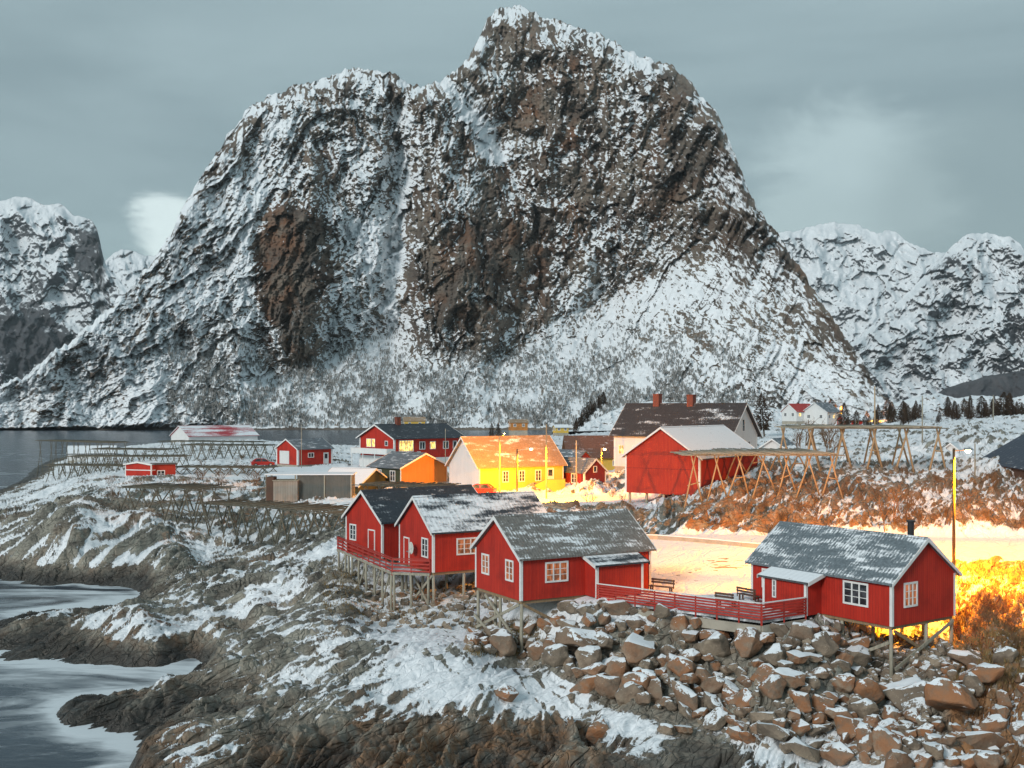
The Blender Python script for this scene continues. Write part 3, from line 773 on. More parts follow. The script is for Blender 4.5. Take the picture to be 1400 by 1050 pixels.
def house(name, label, cat, near, side, th, L, W, h, rise, z=None, wall='red', roof='roof_black', gable=None, oh=.28, ohg=.25, base=1.0, rt=.13, corner=True, barge=True, group=None, cw=.14, hb=None):
    """near = (px, py, D) of the near bottom corner. Returns root with house-local axes: x along the ridge, y away, z up"""
    px, py, D = near
    p = at(px, py, D); z = p.z if z is None else z
    d = Vector((math.cos(R(th)), math.sin(R(th)), 0))
    o = Vector((p.x, p.y, z)) - (d*L if side == 'R' else Vector((0,0,0)))
    root = empty(name, o, R(th), label, cat, group)
    hb = h if hb is None else hb                       # eave height at the back
    yr = W/2
    prof = [(0,0),(W,0),(W,hb),(yr,h+rise),(0,h)]
    fx = lambda u, v, dd: (dd, u, v)
    m1 = MB(); m1.extr(prof, fx, 0, L); m1.build('wall', M[wall], root)
    if gable:                                         # differently painted gable ends
        m1 = MB()
        m1.extr([(.02,.02),(W-.02,.02),(W-.02,hb-.02),(yr,h+rise-.03),(.02,h-.02)], fx, L+.002, L+.03) if side == 'R' else m1.extr([(.02,.02),(W-.02,.02),(W-.02,hb-.02),(yr,h+rise-.03),(.02,h-.02)], fx, -.03, -.002)
        m1.build('gable_wall', M[gable], root)
    s = rise/yr; e0 = (-oh, h-oh*s); sb = (h+rise-hb)/(W-yr); e1 = (W+oh, hb-oh*sb); top = (yr, h+rise)
    q = .004
    rp = [(e0[0], e0[1]+q), (top[0], top[1]+q), (e1[0], e1[1]+q), (e1[0], e1[1]+rt), (top[0], top[1]+rt*1.25), (e0[0], e0[1]+rt)]
    m2 = MB(); m2.extr(rp, fx, -ohg, L+ohg); ro = m2.build('roof', M[roof], root)
    cap = MB(); cap.extr([(yr-.14, top[1]+rt*1.25-.14*s+.005),(yr, top[1]+rt*1.25+.005),(yr+.14, top[1]+rt*1.25-.14*s+.005),(yr+.14, top[1]+rt*1.25-.14*s+.035),(yr, top[1]+rt*1.25+.045),(yr-.14, top[1]+rt*1.25-.14*s+.035)], fx, -ohg-.01, L+ohg+.01)
    cap.build('ridge_cap', M[roof], ro)
    if barge:
        for x0, x1 in ((-ohg-.045, -ohg-.003), (L+ohg+.003, L+ohg+.045)):
            b_ = MB(); dz = .2
            b_.extr([(e0[0]-.03, e0[1]-dz+rt), (top[0], top[1]-dz+rt), (e1[0]+.03, e1[1]-dz+rt), (e1[0]+.03, e1[1]+rt+.01), (top[0], top[1]+rt*1.25+.02), (e0[0]-.03, e0[1]+rt+.01)], fx, x0, x1)
            b_.build('bargeboard', M['white'], root)
    if corner:
        for x, y, hh in ((0,0,h),(L,0,h),(0,W,hb),(L,W,hb)):
            b_ = MB(); sx = -1 if x == 0 else 1; sy = -1 if y == 0 else 1; e = .03
            b_.box(x+sx*.003, y+sy*e, 0, x+sx*e, y-sy*cw, hh-.02); b_.box(x+sx*.003, y+sy*.003, 0, x-sx*cw, y+sy*e, hh-.02)
            b_.build('corner_board', M['white'], root)
    if base:
        b_ = MB(); b_.box(.06, .06, -base, L-.06, W-.06, -.003); b_.build('foundation', M['concrete'], root)
    root['dims'] = (L, W, h, rise)
    return root
def gfn(root, face): L, W = root['dims'][0], root['dims'][1]; return facefn(face, L, W)
def chimney(root, x, y, z0, w=.6, h=1.2, m='brick'):
    b = MB(); b.box(x-w/2, y-w/2, z0-.9, x+w/2, y+w/2, z0+h); b.box(x-w/2-.06, y-w/2-.06, z0+h+.002, x+w/2+.06, y+w/2+.06, z0+h+.14)
    return b.build('chimney', M[m], root, bevel=.01)
def world(root, x, y): 
    c, s = math.cos(root.rotation_euler.z), math.sin(root.rotation_euler.z); l = root.location
    return l.x+c*x-s*y, l.y+s*x+c*y
def stilt(root, x, y, top=0.0, r=.11, sink=.25, m='wood_grey', name='stilt', top2=None):
    wx, wy = world(root, x, y); g = ground(wx, wy)-root.location.z-sink
    if g > top-.15: return g
    b = MB(); b.tube((x, y, g), (x+random.uniform(-.05,.05), y+random.uniform(-.05,.05), top-.003), r*1.08, r*.95, 9, wob=.03); b.build(name, M[m], root, smooth=True)
    return g
def brace(root, a, b, m='wood_grey', w=.18):
    q = MB(); q.bar(a, b, .07, w); return q.build('brace', M[m], root)
def gat(root, x, y):
    wx, wy = world(root, x, y); return ground(wx, wy)-root.location.z

# ------------------------------------------------------------------ the four stilt cabins
ZF = 6.0
# third cabin (centre): gable to the left, long side to the right
c3 = house('stilt_cabin', 'third red stilt cabin from the left, rusty grey roof and a lean-to porch', 'cabin', (712,822,68.2), 'L', 28.8, 9.9, 6.2, 2.72, 2.15, ZF, 'red', 'roof_grey', base=0, group='red stilt cabins')
g0 = gfn(c3, 'G0'); fr = gfn(c3, 'F')
window(c3, g0, .95, 1.05, 1.05, 1.35, 2, 3, 'glass_warm'); window(c3, g0, 4.25, 1.05, 1.05, 1.35, 2, 3, 'glass_warm')
window(c3, fr, 1.75, 1.0, 1.7, 1.3, 3, 3, 'glass_warm')
u = MB(); u.box(.1, .1, -.22, 9.8, 6.1, -.003); u.build('floor_frame', M['wood_brown'], c3)
# lean-to
def annex(root, x0, x1, dep, hh, hl, roofm, posts=True, side=None, closed=True):
    """lean-to on the long side: low roof, its outer wall red; open porch between post and wall"""
    b = MB(); b.extr([(0,0),(-dep,0),(-dep,hl-.02),(0,hh-.02)], lambda u,v,d: (d,u,v), x0, x1); a = b.build('annex_wall', M['red'], root)
    b = MB(); o = .22; sl = (hh-hl)/dep
    b.extr([(-.004,hh+.0),(-dep-o,hl-o*sl),(-dep-o,hl-o*sl+.12),(-.004,hh+.12)], lambda u,v,d: (d,u,v), x0-.25, x1+.35); b.build('annex_roof', M[roofm], root)
    for x_ in (x0-.29, x1+.36):
        b = MB(); b.extr([(-.01,hh-.09),(-dep-o-.02,hl-o*sl-.09),(-dep-o-.02,hl-o*sl+.13),(-.01,hh+.13)], lambda u,v,d: (d,u,v), x_, x_+.035); b.build('bargeboard', M['white'] if x_ < x0 or root is c4 else M['black_metal'], root)
    for x_ in (x0, x1):
        sx = -1 if x_ == x0 else 1
        b = MB(); b.box(x_+sx*.004, -dep-.03, 0, x_+sx*.03, -dep+.13, hl-.03); b.box(x_+sx*.004, -dep-.03, 0, x_-sx*.13, -dep-.004, hl-.03); b.build('corner_board', M['white'], root)
    return a
c4 = None
annex(c3, 4.75, 8.3, 1.35, 2.5, 2.05, 'roof_snowy')
# stilts of the third cabin
fl = [(0.15,.15),(0.15,3.0),(0.15,6.05),(3.3,.15),(.3,3.9)]
for x, y in fl + [(3.3,3.0),(3.3,6.05),(6.4,3.0)]: stilt(c3, x, y, -.22)
zb = gat(c3, .1, .1); zc = gat(c3, .1, 6.05)
brace(c3, (-.06, .15, -.25), (-.06, 6.0, zc+.3)); brace(c3, (-.12, .2, zb+.9), (-.12, 4.6, -.25)); brace(c3, (.2, .03, -.25), (3.3, .03, -1.9), 'wood_brown')
brace(c3, (-.2, 6.0, -1.8), (-.2, 2.0, -3.2))

# fourth cabin (right): gable to the right
c4 = house('stilt_cabin', 'rightmost red stilt cabin, blue-grey ribbed roof with a black flue pipe', 'cabin', (1219.5,853,61.0), 'R', -55.1, 10.4, 5.95, 2.52, 2.1, 5.83, 'red', 'roof_blue', base=0, group='red stilt cabins')
g1 = gfn(c4, 'G1'); f4 = gfn(c4, 'F')
window(c4, g1, 1.05, .95, 1.25, 1.4, 3, 3, 'glass_warm'); window(c4, f4, 7.1, .85, 1.75, 1.35, 3, 3, 'glass')
annex(c4, 2.2, 5.5, 1.35, 2.35, 1.95, 'roof_light_snow')
window(c4, f4, .9, .95, .75, 1.2, 2, 3, 'glass'); window(c4, lambda u,v,d: (2.2+u, -1.35-d, v), .75, .75, .3, 1.1, 1, 3, 'glass', casing=.09)
fl_ = MB(); fl_.tube((9.0, 3.7, 3.0), (9.0, 3.7, 5.5), .19, n=12); fl_.tube((9.0, 3.7, 5.505), (9.0, 3.7, 5.6), .25, n=12); fl_.build('flue_pipe', M['black_metal'], c4, smooth=False)
u = MB(); u.box(.1, .1, -.2, 10.3, 5.85, -.003); u.build('floor_frame', M['wood_brown'], c4)
for x, y in [(10.25,.15),(10.25,3.4),(10.25,5.8),(6.9,.15),(6.9,3.0),(6.9,5.8),(8.4,5.8)]: stilt(c4, x, y, -.2)
zb = gat(c4, 10.3, .1)
brace(c4, (10.4, .2, -.25), (10.4, 3.6, -2.0), 'wood_brown'); brace(c4, (10.46, .2, zb+.7), (10.46, 5.7, -.25), 'wood_grey'); brace(c4, (10.2, .0, -.9), (7.0, .0, -2.5))
brace(c4, (10.5, 5.6, -2.0), (10.5, 2.6, -2.5), 'wood_brown')

# second cabin
c2 = house('stilt_cabin', 'second red stilt cabin from the left, snow covered roof and dish beside its door', 'cabin', (592,783,80.0), 'L', 29.0, 10.0, 6.2, 3.0, 2.2, 6.0, 'red', 'roof_snowy', base=0, group='red stilt cabins')
g0 = gfn(c2, 'G0'); f2 = gfn(c2, 'F')
window(c2, g0, 4.25, .95, 1.15, 1.45, 2, 3, 'glass'); window(c2, f2, 1.9, 1.15, 1.8, 1.25, 3, 3, 'glass_warm')
door(c2, g0, 1.05, .02, .85, 2.0, 'red')
u = MB(); u.box(.1, .1, -.22, 9.9, 6.1, -.003); u.build('floor_frame', M['wood_brown'], c2)
for x, y in [(.15,.15),(.15,2.2),(.15,4.2),(.15,6.0),(2.6,.15),(5.0,.15),(2.6,3.2),(5.0,3.2),(7.4,.15),(2.6,6.0)]: stilt(c2, x, y, -.22)
brace(c2, (-.05, .1, -.25), (-.05, 4.3, -3.1)); brace(c2, (-.1, 3.8, -.3), (-.1, .3, -2.6)); brace(c2, (2.6, .0, -2.6), (5.2, .0, -.4))
# first cabin
c1 = house('stilt_cabin', 'leftmost red stilt cabin, plain black roof, door onto the railed deck', 'cabin', (522.5,763.5,87.6), 'L', 37.0, 10.5, 6.0, 2.95, 2.15, 6.0, 'red', 'roof_black', base=0, group='red stilt cabins')
g0 = gfn(c1, 'G0'); window(c1, g0, .7, 1.0, 1.1, 1.35, 2, 3, 'glass'); door(c1, g0, 3.9, .02, .9, 2.05, 'red')
u = MB(); u.box(.1, .1, -.22, 10.4, 5.9, -.003); u.build('floor_frame', M['wood_brown'], c1)
for x, y in [(.15,3.0),(.15,5.8),(3,3.0),(3,5.8),(6,5.8)]: stilt(c1, x, y, -.22)

# satellite dish on the second cabin
dp = world(c2, -.02, 2.95)
sd = empty('satellite_dish', (dp[0], dp[1], 7.45), c2.rotation_euler.z, 'round pale satellite dish fixed beside the door of a red cabin', 'dish')
b = MB(); b.tube((-.02,0,0),(-.35,0,.05),.03); b.tube((-.35,0,.05),(-.75,-.05,-.18),.014); b.tube((-.70,-.05,-.2),(-.80,-.05,-.16),.04); b.build('mount', M['steel'], sd)
b = MB(); rings = 6; n = 20; vs = []; fs = []
for k in range(rings):
    r = .42*k/(rings-1)
    for i in range(n): a_ = 2*math.pi*i/n; vs.append((-.36-.35*r*r*1.2, math.cos(a_)*r, .05+math.sin(a_)*r*1.08))
for k in range(rings-1):
    for i in range(n): j = (i+1) % n; fs.append((k*n+i, k*n+j, (k+1)*n+j, (k+1)*n+i))
b.add(vs, fs); do = b.build('dish', M['dish'], sd, smooth=True); md = do.modifiers.new('solid', 'SOLIDIFY'); md.thickness = .02

# ------------------------------------------------------------------ decks with railings
def deck(label, pts, z, rails, slats, legs, plinth=None, label_cat='deck'):
    cx = sum(p[0] for p in pts)/len(pts); cy = sum(p[1] for p in pts)/len(pts)
    root = empty('deck', (cx, cy, z), 0, label, label_cat)
    loc = [(x-cx, y-cy) for x, y in pts]
    b = MB(); b.extr(loc, lambda u,v,d: (u,v,d), -.12, 0); b.build('floor', M['deck'], root)
    for i, j in rails:
        a = Vector((*loc[i], 0)); c = Vector((*loc[j], 0)); d = (c-a); Ln = d.length; d.normalize(); nrm = Vector((d.y, -d.x, 0))
        a = a+nrm*.02; c = c+nrm*.02
        n = max(2, int(Ln/1.35))
        for k in range(n+1):
            p = a+d*(Ln*k/n); q = MB(); q.bar(p+Vector((0,0,-.25)), p+Vector((0,0,1.0)), .08, .08); q.build('post', M['rail_red'], root)
        for k in range(slats):
            hz = .12+k*(.80/(slats-1)); q = MB(); o = nrm*.065; q.bar(a+o+Vector((0,0,hz)), c+o+Vector((0,0,hz)), .03, .105); q.build('slat', M['rail_red'], root)
        q = MB(); q.bar(a+Vector((0,0,1.03)), c+Vector((0,0,1.03)), .14, .045); q.build('handrail', M['rail_red'] if slats != 6 else M['white'], root)
        if plinth:
            q = MB(); q.bar(a+nrm*.01+Vector((0,0,-.25-plinth/2)), c+nrm*.01+Vector((0,0,-.25-plinth/2)), .16, plinth); q.build('edge_beam', M['concrete'], root)
        else:
            q = MB(); q.bar(a+nrm*.07+Vector((0,0,-.09)), c+nrm*.07+Vector((0,0,-.09)), .05, .17); q.build('edge_beam', M['wood_grey'], root)
    for x, y in legs:
        g = ground(x+cx, y+cy)-z-.25
        if g < -.4:
            q = MB(); q.tube((x, y, g), (x+random.uniform(-.06,.06), y, -.125), .10, .095, 9, wob=.04); q.build('stilt', M['wood_grey'], root, smooth=True)
    return root, loc
def pz(px, py, z): D = dist(py, z); return ((px-700)/F*D, D)
zd = 5.9
c2a = world(c2, -.05, .4); c2b = world(c2, -.05, 5.2); c1a = world(c1, -.05, 5.6); c1n = world(c1, -.05, -.0)
pA = pz(462, 750, zd); pB = pz(536.5, 782, zd)
dpts = [pA, pB, c2a, c2b, c1n, c1a]
legs1 = []
cx = sum(p[0] for p in dpts)/6; cy = sum(p[1] for p in dpts)/6
for i, j in ((0,1),(1,2)):
    a = Vector(dpts[i]); c = Vector(dpts[j]); n = 7 if i == 0 else 2
    for k in range(n+1):
        p = a.lerp(c, (k+.1)/(n+.2)); legs1.append((p.x-cx, p.y-cy))
        if k % 2 == 0 and i == 0: p2 = p+Vector((1.6, 1.5)); legs1.append((p2.x-cx, p2.y-cy))
dk1, l1 = deck('long wooden deck on tall stilts with a red slatted railing before the two left cabins', dpts, zd, [(5,0),(0,1),(1,2)], 4, legs1)
for k, (t0, t1, zz0, zz1) in enumerate(((.15,.0,-.3,-2.2),(.55,.38,-.3,-3.0),(.8,.62,-.3,-3.3),(.95,.8,-.4,-3.2))):
    a = Vector((*l1[0],0)).lerp(Vector((*l1[1],0)), t0); c = Vector((*l1[0],0)).lerp(Vector((*l1[1],0)), t1)
    q = MB(); q.bar(a+Vector((0,0,zz0)), c+Vector((0,0,zz1)), .07, .16); q.build('brace', M['wood_grey'], dk1)

a3 = world(c3, 4.75, -1.4); b3 = world(c3, 9.9, -.05); a4 = world(c4, 5.5, -1.4); b4 = world(c4, .0, -.05); b42 = world(c4, 2.2, -1.4)
pC = pz(1041, 849.5, zd)
dpts2 = [a3, pC, a4, b42, b4, pz(985, 800, zd), b3]
dk2, l2 = deck('low snowy deck with a red slatted railing between the two right cabins', dpts2, zd, [(0,1),(1,2)], 6, [], plinth=.55)
for o in kids(dk2):
    if o.name.startswith('edge_beam'): o.name = 'plinth'

def bench(label, x, y, z, rot, L=1.5):
    r = empty('bench', (x, y, z), rot, label, 'bench', 'wooden benches on the right deck')
    for k in range(3):
        b = MB(); b.box(-L/2, -.2+k*.145, .42, L/2, -.2+k*.145+.12, .46); b.build('seat', M['brown_plank'], r)
    for s_ in (-1, 1):
        for q_ in (-.14, .14):
            b = MB(); b.box(s_*(L/2-.15)-.04, q_-.04, 0, s_*(L/2-.15)+.04, q_+.04, .417); b.build('leg', M['brown_plank'], r)
    for k in range(2):
        b = MB(); b.box(-L/2, .245, .6+k*.17, L/2, .275, .6+k*.17+.13); b.build('backrest', M['brown_plank'], r)
    for s_ in (-1, 1):
        b = MB(); b.box(s_*(L/2-.1)-.03, .278, .30, s_*(L/2-.1)+.03, .32, .88); b.build('back_post', M['brown_plank'], r)
    return r
p = pz(904, 810, 5.95); bench('dark wooden bench at the right end wall of the centre cabin', p[0], p[1], 5.9, R(-35), 1.7)
p = pz(1024, 822, 5.95); bench('wooden bench against the deck side of the right cabin', p[0], p[1], 5.9, R(125), 1.6)
p = pz(993, 829, 5.95); bench('wooden bench standing alone out on the deck before the right cabin', p[0], p[1], 5.9, R(140), 1.3)
# thin snow lying on the lit yard behind the deck is part of the ground; the paler deck boards stop at the yard
plank_mat('dark_grey', (.10, .105, .095), (.14, .14, .125))
# ------------------------------------------------------------------ village houses
# red garage
h = house('garage', 'small red garage with a white door, left of the big red house', 'garage', (407,636,200), 'L', 44, 7.6, 7.2, 2.9, 1.7, None, 'red', 'roof_slate', base=1.5, cw=.3)
g = gfn(h, 'G0'); f = gfn(h, 'F')
q = MB(); fbox(q, g, 1.2, .1, 4.4, 2.5, .003, .07); q.build('garage_door', M['white_plank'], h)
window(h, f, 2.2, 1.3, 1.3, .9, 2, 1); door(h, f, 5.7, .05, .9, 2.0, 'white_plank', glassy=True)
# big red and white house
h = house('house', 'large red two-storey house with lit windows, white balcony and black roof', 'house', (539,641,190), 'L', 43, 15.5, 10.3, 5.3, 2.2, None, 'red', 'roof_black', base=1.5, oh=.5, ohg=.5, cw=.25)
g = gfn(h, 'G0'); f = gfn(h, 'F')
q = MB(); fbox(q, g, .15, .0, 10.1, 2.1, .004, .08); fbox(q, f, .1, 0, 15.4, 1.7, .004, .08); q.build('lower_wall', M['white_plank'], h)
q = MB(); q.box(-1.9, -.4, 2.55, -.09, 10.3, 2.7); q.build('balcony_floor', M['white'], h)
q = MB(); q.box(-1.96, -.4, 2.5, -1.9, 10.35, 3.5); q.box(-1.9, -.46, 2.5, -.09, -.4, 3.5); q.box(-1.9, 10.3, 2.5, -.09, 10.36, 3.5); q.build('balcony_parapet', M['white_plank'], h)
for y in (-.3, 3.3, 6.8, 10.2):
    q = MB(); q.box(-1.85, y-.06, -.3, -1.73, y+.06, 2.547); q.build('balcony_post', M['white'], h)
window(h, g, 2.1, 3.6, 1.4, 1.5, 2, 1, 'glass_lit'); window(h, g, 3.7, 3.6, 1.0, 1.5, 1, 1, 'glass_lit'); window(h, g, 7.6, 3.9, .9, .9, 1, 1)
window(h, f, 1.0, 2.9, 3.2, 2.0, 5, 2, 'glass_lit'); window(h, f, 5.5, 3.2, 1.3, 1.4, 2, 1, 'glass'); window(h, f, 7.9, 3.2, 1.3, 1.4, 1, 1, 'glass_lit'); window(h, f, 10.9, 3.2, 1.3, 1.4, 2, 1, 'glass'); window(h, f, 13.2, 3.2, .9, 1.4, 1, 1, 'glass')
window(h, f, 8.5, .35, 1.6, 1.2, 2, 1, 'glass_lit')
chimney(h, 4.6, 5.1, 7.5, .8, 1.3)
# olive and ochre house
h = house('house', 'small olive house with an ochre gable end behind the left cabins', 'house', (548,662,150), 'R', -46, 7.0, 8.3, 2.25, 1.75, None, 'olive', 'roof_slate', gable='ochre', base=1.5, oh=.4, ohg=.35, cw=.1)
f = gfn(h, 'F'); window(h, f, 1.5, .35, 1.2, 1.5, 2, 2, 'glass'); window(h, f, 4.6, .3, 1.2, 1.5, 2, 2, 'glass')
# yellow house with a white gable
h = house('house', 'pale yellow house with a white gable wall, glowing under a street lamp', 'house', (655.5,672,145), 'L', 33, 13.6, 8.0, 3.3, 3.7, None, 'yellow', 'roof_village', gable='white_plank', base=1.5, oh=.3, ohg=.5, cw=.1)
f = gfn(h, 'F')
for u_ in (3.6, 6.2, 8.9): window(h, f, u_, 1.05, 1.0, 1.55, 2, 3, 'glass')
door(h, f, 10.9, .7, 1.0, 2.0, 'white_plank', glassy=True)
q = MB(); q.extr([(5.6,-.6),(12.6,-.6),(12.6,1.3),(9.2,1.3),(5.6,-.1)], lambda u,v,d: (u,d,v), -1.9, -1.78); q.extr([(5.6,-.6),(12.4,-.6),(12.4,.55),(9.2,.55),(5.6,-.3)], lambda u,v,d: (u,d,v), -1.775, -.02); q.build('ramp', M['yellow'], h)
q = MB(); q.bar((5.6,-1.84,-.07),(9.2,-1.84,1.34),.12,.06); q.bar((9.2,-1.84,1.335),(12.6,-1.84,1.335),.12,.06); q.build('handrail', M['wood_brown'], h)
# little dark red house
h = house('house', 'little dark red house with grey roof, just right of the yellow house', 'house', (799,671.5,152), 'R', -44, 9.0, 4.7, 2.6, 1.7, None, 'red_dark', 'roof_slate', base=1.5, oh=.25, ohg=.2, cw=.2)
f = gfn(h, 'F'); window(h, f, 6.6, 1.0, 1.1, 1.4, 2, 2, 'glass')
g = gfn(h, 'G1'); window(h, g, 1.9, 2.5, .8, .9, 1, 1, 'glass')
h = house('shed', 'grey roofed outhouse tucked between the yellow house and the little dark red house', 'shed', (783,668,162), 'R', -50, 7, 5, 3.4, 2.0, None, 'red_dark', 'roof_slate', base=1.5, corner=False, barge=False)
# brown roofed building
h = house('warehouse', 'low warehouse with a plain brown roof and yellow walls beside the big white house', 'warehouse', (779,645,178), 'L', 4, 10.0, 7, 2.6, 3.0, None, 'yellow', 'roof_plain_brown', base=1.5, oh=.5, ohg=.6, corner=False, barge=False)
f = gfn(h, 'F'); window(h, f, 7.0, .9, .8, 1.1, 1, 2, 'glass')
# big white house
h = house('house', 'largest house, white with a tall brown-black roof and two brick chimneys, behind the red barn', 'house', (998,640,160), 'R', -38, 20, 9.0, 5.2, 4.5, 8.9, 'white_plank', 'roof_brown', base=2, oh=.5, ohg=.6, cw=.3)
g = gfn(h, 'G1'); window(h, g, 3.9, 5.6, .9, 1.9, 1, 2, 'glass'); window(h, g, 5.6, 2.7, 1.0, 1.5, 2, 2, 'glass'); window(h, g, 1.5, 2.7, 1.0, 1.5, 2, 2, 'glass')
f = gfn(h, 'F'); door(h, f, 3.5, 1.1, 1.2, 2.2, 'white_plank'); window(h, f, .8, 1.9, 1.1, 1.5, 2, 2, 'glass_lit')
chimney(h, 5.2, 4.5, 9.7, 1.05, 1.5); chimney(h, 11.2, 4.5, 9.7, 1.05, 1.35)
# red barn
h = house('barn', 'tall red barn on short posts with a snowy roof, beside the front fish rack', 'barn', (957,678,125), 'L', 55, 17, 9.7, 4.4, 3.25, None, 'red_barn', 'roof_light_snow', base=0, oh=.45, ohg=.35, cw=.2)
g = gfn(h, 'G0'); q = MB(); fbox(q, g, .1, 2.9, 9.6, 2.97, .004, .03); q.build('trim', M['red_dark'], h)
for x in (.3, 4.5, 9):
    for y in (.4, 2.6, 4.8, 7.0, 9.2): stilt(h, x, y, 0, r=.16)
# small white gable house
h = house('house', 'small white house whose gable peeps over the front fish rack', 'house', (1078,640,190), 'L', 62, 9, 5.6, 3.0, 1.9, None, 'white_plank', 'roof_slate', base=2, oh=.5, ohg=.4)
g = gfn(h, 'G0'); window(h, g, 1.0, 1.6, 1.1, 1.1, 2, 1, 'glass'); window(h, g, 3.5, 1.6, 1.1, 1.1, 2, 1, 'glass')
h = house('cottage', 'pale cottage with a snowy roof glimpsed through the legs of the rear fish rack', 'cottage', (1262,622,235), 'R', -20, 6.5, 5, 2.3, 1.1, None, 'white_plank', 'roof_light_snow', base=2, corner=False)
f = gfn(h, 'F'); window(h, f, 2.6, .7, 1.2, 1.2, 2, 1, 'glass')
# dark roofs at the right edge
h = house('warehouse', 'long building with a navy blue sheet roof at the right edge', 'warehouse', (1338,643,150), 'L', -98, 30, 14, 1.3, 4.2, None, 'brown_plank', 'roof_navy', base=3, oh=.3, ohg=.3, corner=False, barge=False)
h = house('shed', 'small shed with a snow covered roof beside the navy roofed building', 'shed', (1322,640,160), 'L', 60, 8, 4.5, 1.6, 1.9, None, 'white_plank', 'roof_light_snow', base=2, corner=False)
# left waterfront
h = house('boathouse', 'white boathouse with a snowy roof, alone on the left point', 'boathouse', (92,630,305), 'L', 18, 12.5, 7, 2.0, 1.9, None, 'white_plank', 'roof_light_snow', base=2, corner=False)
f = gfn(h, 'F'); window(h, f, 2, .6, 1.2, 1.0, 2, 1, 'glass'); window(h, f, 7, .6, 1.2, 1.0, 2, 1, 'glass')
h = house('boathouse', 'long white boathouse with a crimson roof streaked by snow, behind the left racks', 'boathouse', (258,604,380), 'L', 40, 26, 15, 2.0, 3.3, None, 'white_plank', 'roof_red', base=2, oh=.6, ohg=.5)
# red shed of the left slope, two blocks
h = house('shed', 'red shed with a flat snowy roof and white trim boards on the left slope', 'shed', (207,662,172), 'L', 70, 3.2, 5.0, 3.0, .35, None, 'red', 'roof_light_snow', base=1, oh=.2, ohg=.2, corner=True)
g = gfn(h, 'G0'); f = gfn(h, 'F')
q = MB()
for z_ in (1.1, 2.1): fbox(q, g, 0, z_, 5, z_+.14, .035, .06); fbox(q, f, 0, z_, 3.2, z_+.14, .035, .06)
q.build('trim', M['white'], h)
h = empty('shed', Vector(((-476)/F*175, 175, 5.9)), R(20), 'cluttered red shed block standing right of the flat roofed shed on the left slope', 'shed')
q = MB(); q.box(-1.9, -1.8, 0, 1.7, 1.8, 3.2); q.build('wall', M['red_barn'], h); q = MB(); q.extr([(-2.1,3.2),(1.9,3.2),(1.9,3.34),(-2.1,3.5)], lambda u,v,d: (d,u,v), -2.1, 1.9); q.build('roof', M['roof_light_snow'], h)
window(h, lambda u,v,d: (-1.9+u, -1.8-d, v), .8, 1.2, 1.2, 1.1, 2, 2)
# long low shed and the plank box
r = empty('flat_roof_shed', at(365, 686, 137), R(2), 'long low grey shed with a flat snow covered roof beside the plank store', 'shed')
q = MB(); q.box(-.2, -.6, 3.35, 10.8, 3.6, 3.5); q.build('roof', M['snow_yard'], r)
for x in (0, 3.6, 7.2, 10.5):
    for y in (-.4, 3.3):
        q = MB(); q.box(x-.08, y-.08, -.6, x+.08, y+.08, 3.347); q.build('post', M['wood_grey'], r)
q = MB(); q.box(3.8, -.35, -.9, 10.5, 3.5, 3.345); q.build('wall', M['dark_grey'], r)
h = empty('plank_store', at(373.5, 684.5, 136), R(0), 'pale upright-planked storage box under the flat snowy shed roof', 'storage box')
q = MB(); q.box(0, 0, -.5, 3.0, 2.2, 2.45); q.build('wall', M['grey_plank'], h); q = MB(); q.box(-.1, -.1, 2.453, 3.1, 2.3, 2.55); q.build('lid', M['wood_grey'], h)
q = MB(); q.box(-.9, .1, -.5, -.004, 2.1, 2.9); q.build('side_panel', M['brown_plank'], h)
# low dark shed with a broad snowy roof
h = house('shed', 'low dark shed with a broad snowy roof, left of the olive house', 'shed', (490,680,146), 'R', -25, 6.5, 8.0, 1.6, 1.9, None, 'olive', 'roof_light_snow', base=1, oh=.5, ohg=.3, corner=False)
f = gfn(h, 'F')
window(h, f, 1.0, .3, 4.4, 1.0, 6, 1, 'glass', casing=.12)
# far houses
def far_house(lab, px, py, D, th, side, L, W, hh, rr, wall, roof, wins=3, lit=()):
    h = house('house', lab, 'house', (px, py, D), side, th, L, W, hh, rr, None, wall, roof, base=4, corner=False, ohg=.4, oh=.4)
    f = gfn(h, 'F')
    for k in range(wins): window(h, f, L*(k+.5)/wins-.6, hh*.45, 1.2, 1.3, 2, 1, 'glass_lit' if k in lit else 'glass', casing=.15)
    g = gfn(h, 'G0' if side == 'L' else 'G1')
    for k in range(2): window(h, g, W*(k+.5)/2-.6, hh*.45, 1.2, 1.3, 2, 1, 'glass', casing=.15)
    return h
far_house('far white house with a red roof, left of two other houses on the snowy slope', 1089, 576, 345, 30, 'L', 8.5, 6.5, 3.2, 2.2, 'white_plank', 'roof_red_plain', 3, (0,2))
far_house('far white house with a grey roof and three windows, just above the rear fish rack', 1131, 580, 340, 40, 'L', 7, 9, 3.8, 2.8, 'white_plank', 'roof_slate', 3, (1,))
far_house('far red house with a snowy roof, right of the white houses on the slope', 1156, 584.5, 330, 12, 'L', 7.5, 5, 2.3, 1.5, 'red', 'roof_light_snow', 3, (1,))
far_house('far ochre house glowing orange by a lamp on the shore under the mountain', 698, 588.5, 470, 10, 'L', 7.5, 5, 3.4, 1.2, 'ochre', 'roof_village', 2)
far_house('far pale house with a snowy roof, right of the glowing ochre house on the shore', 760, 592, 460, 15, 'L', 5.6, 4.5, 2.3, 1.1, 'yellow', 'roof_light_snow', 2)
far_house('far pale yellow house showing above the black roof of the big red house', 553, 586, 480, 10, 'L', 9, 5, 3.3, 1.6, 'yellow', 'roof_village', 2)
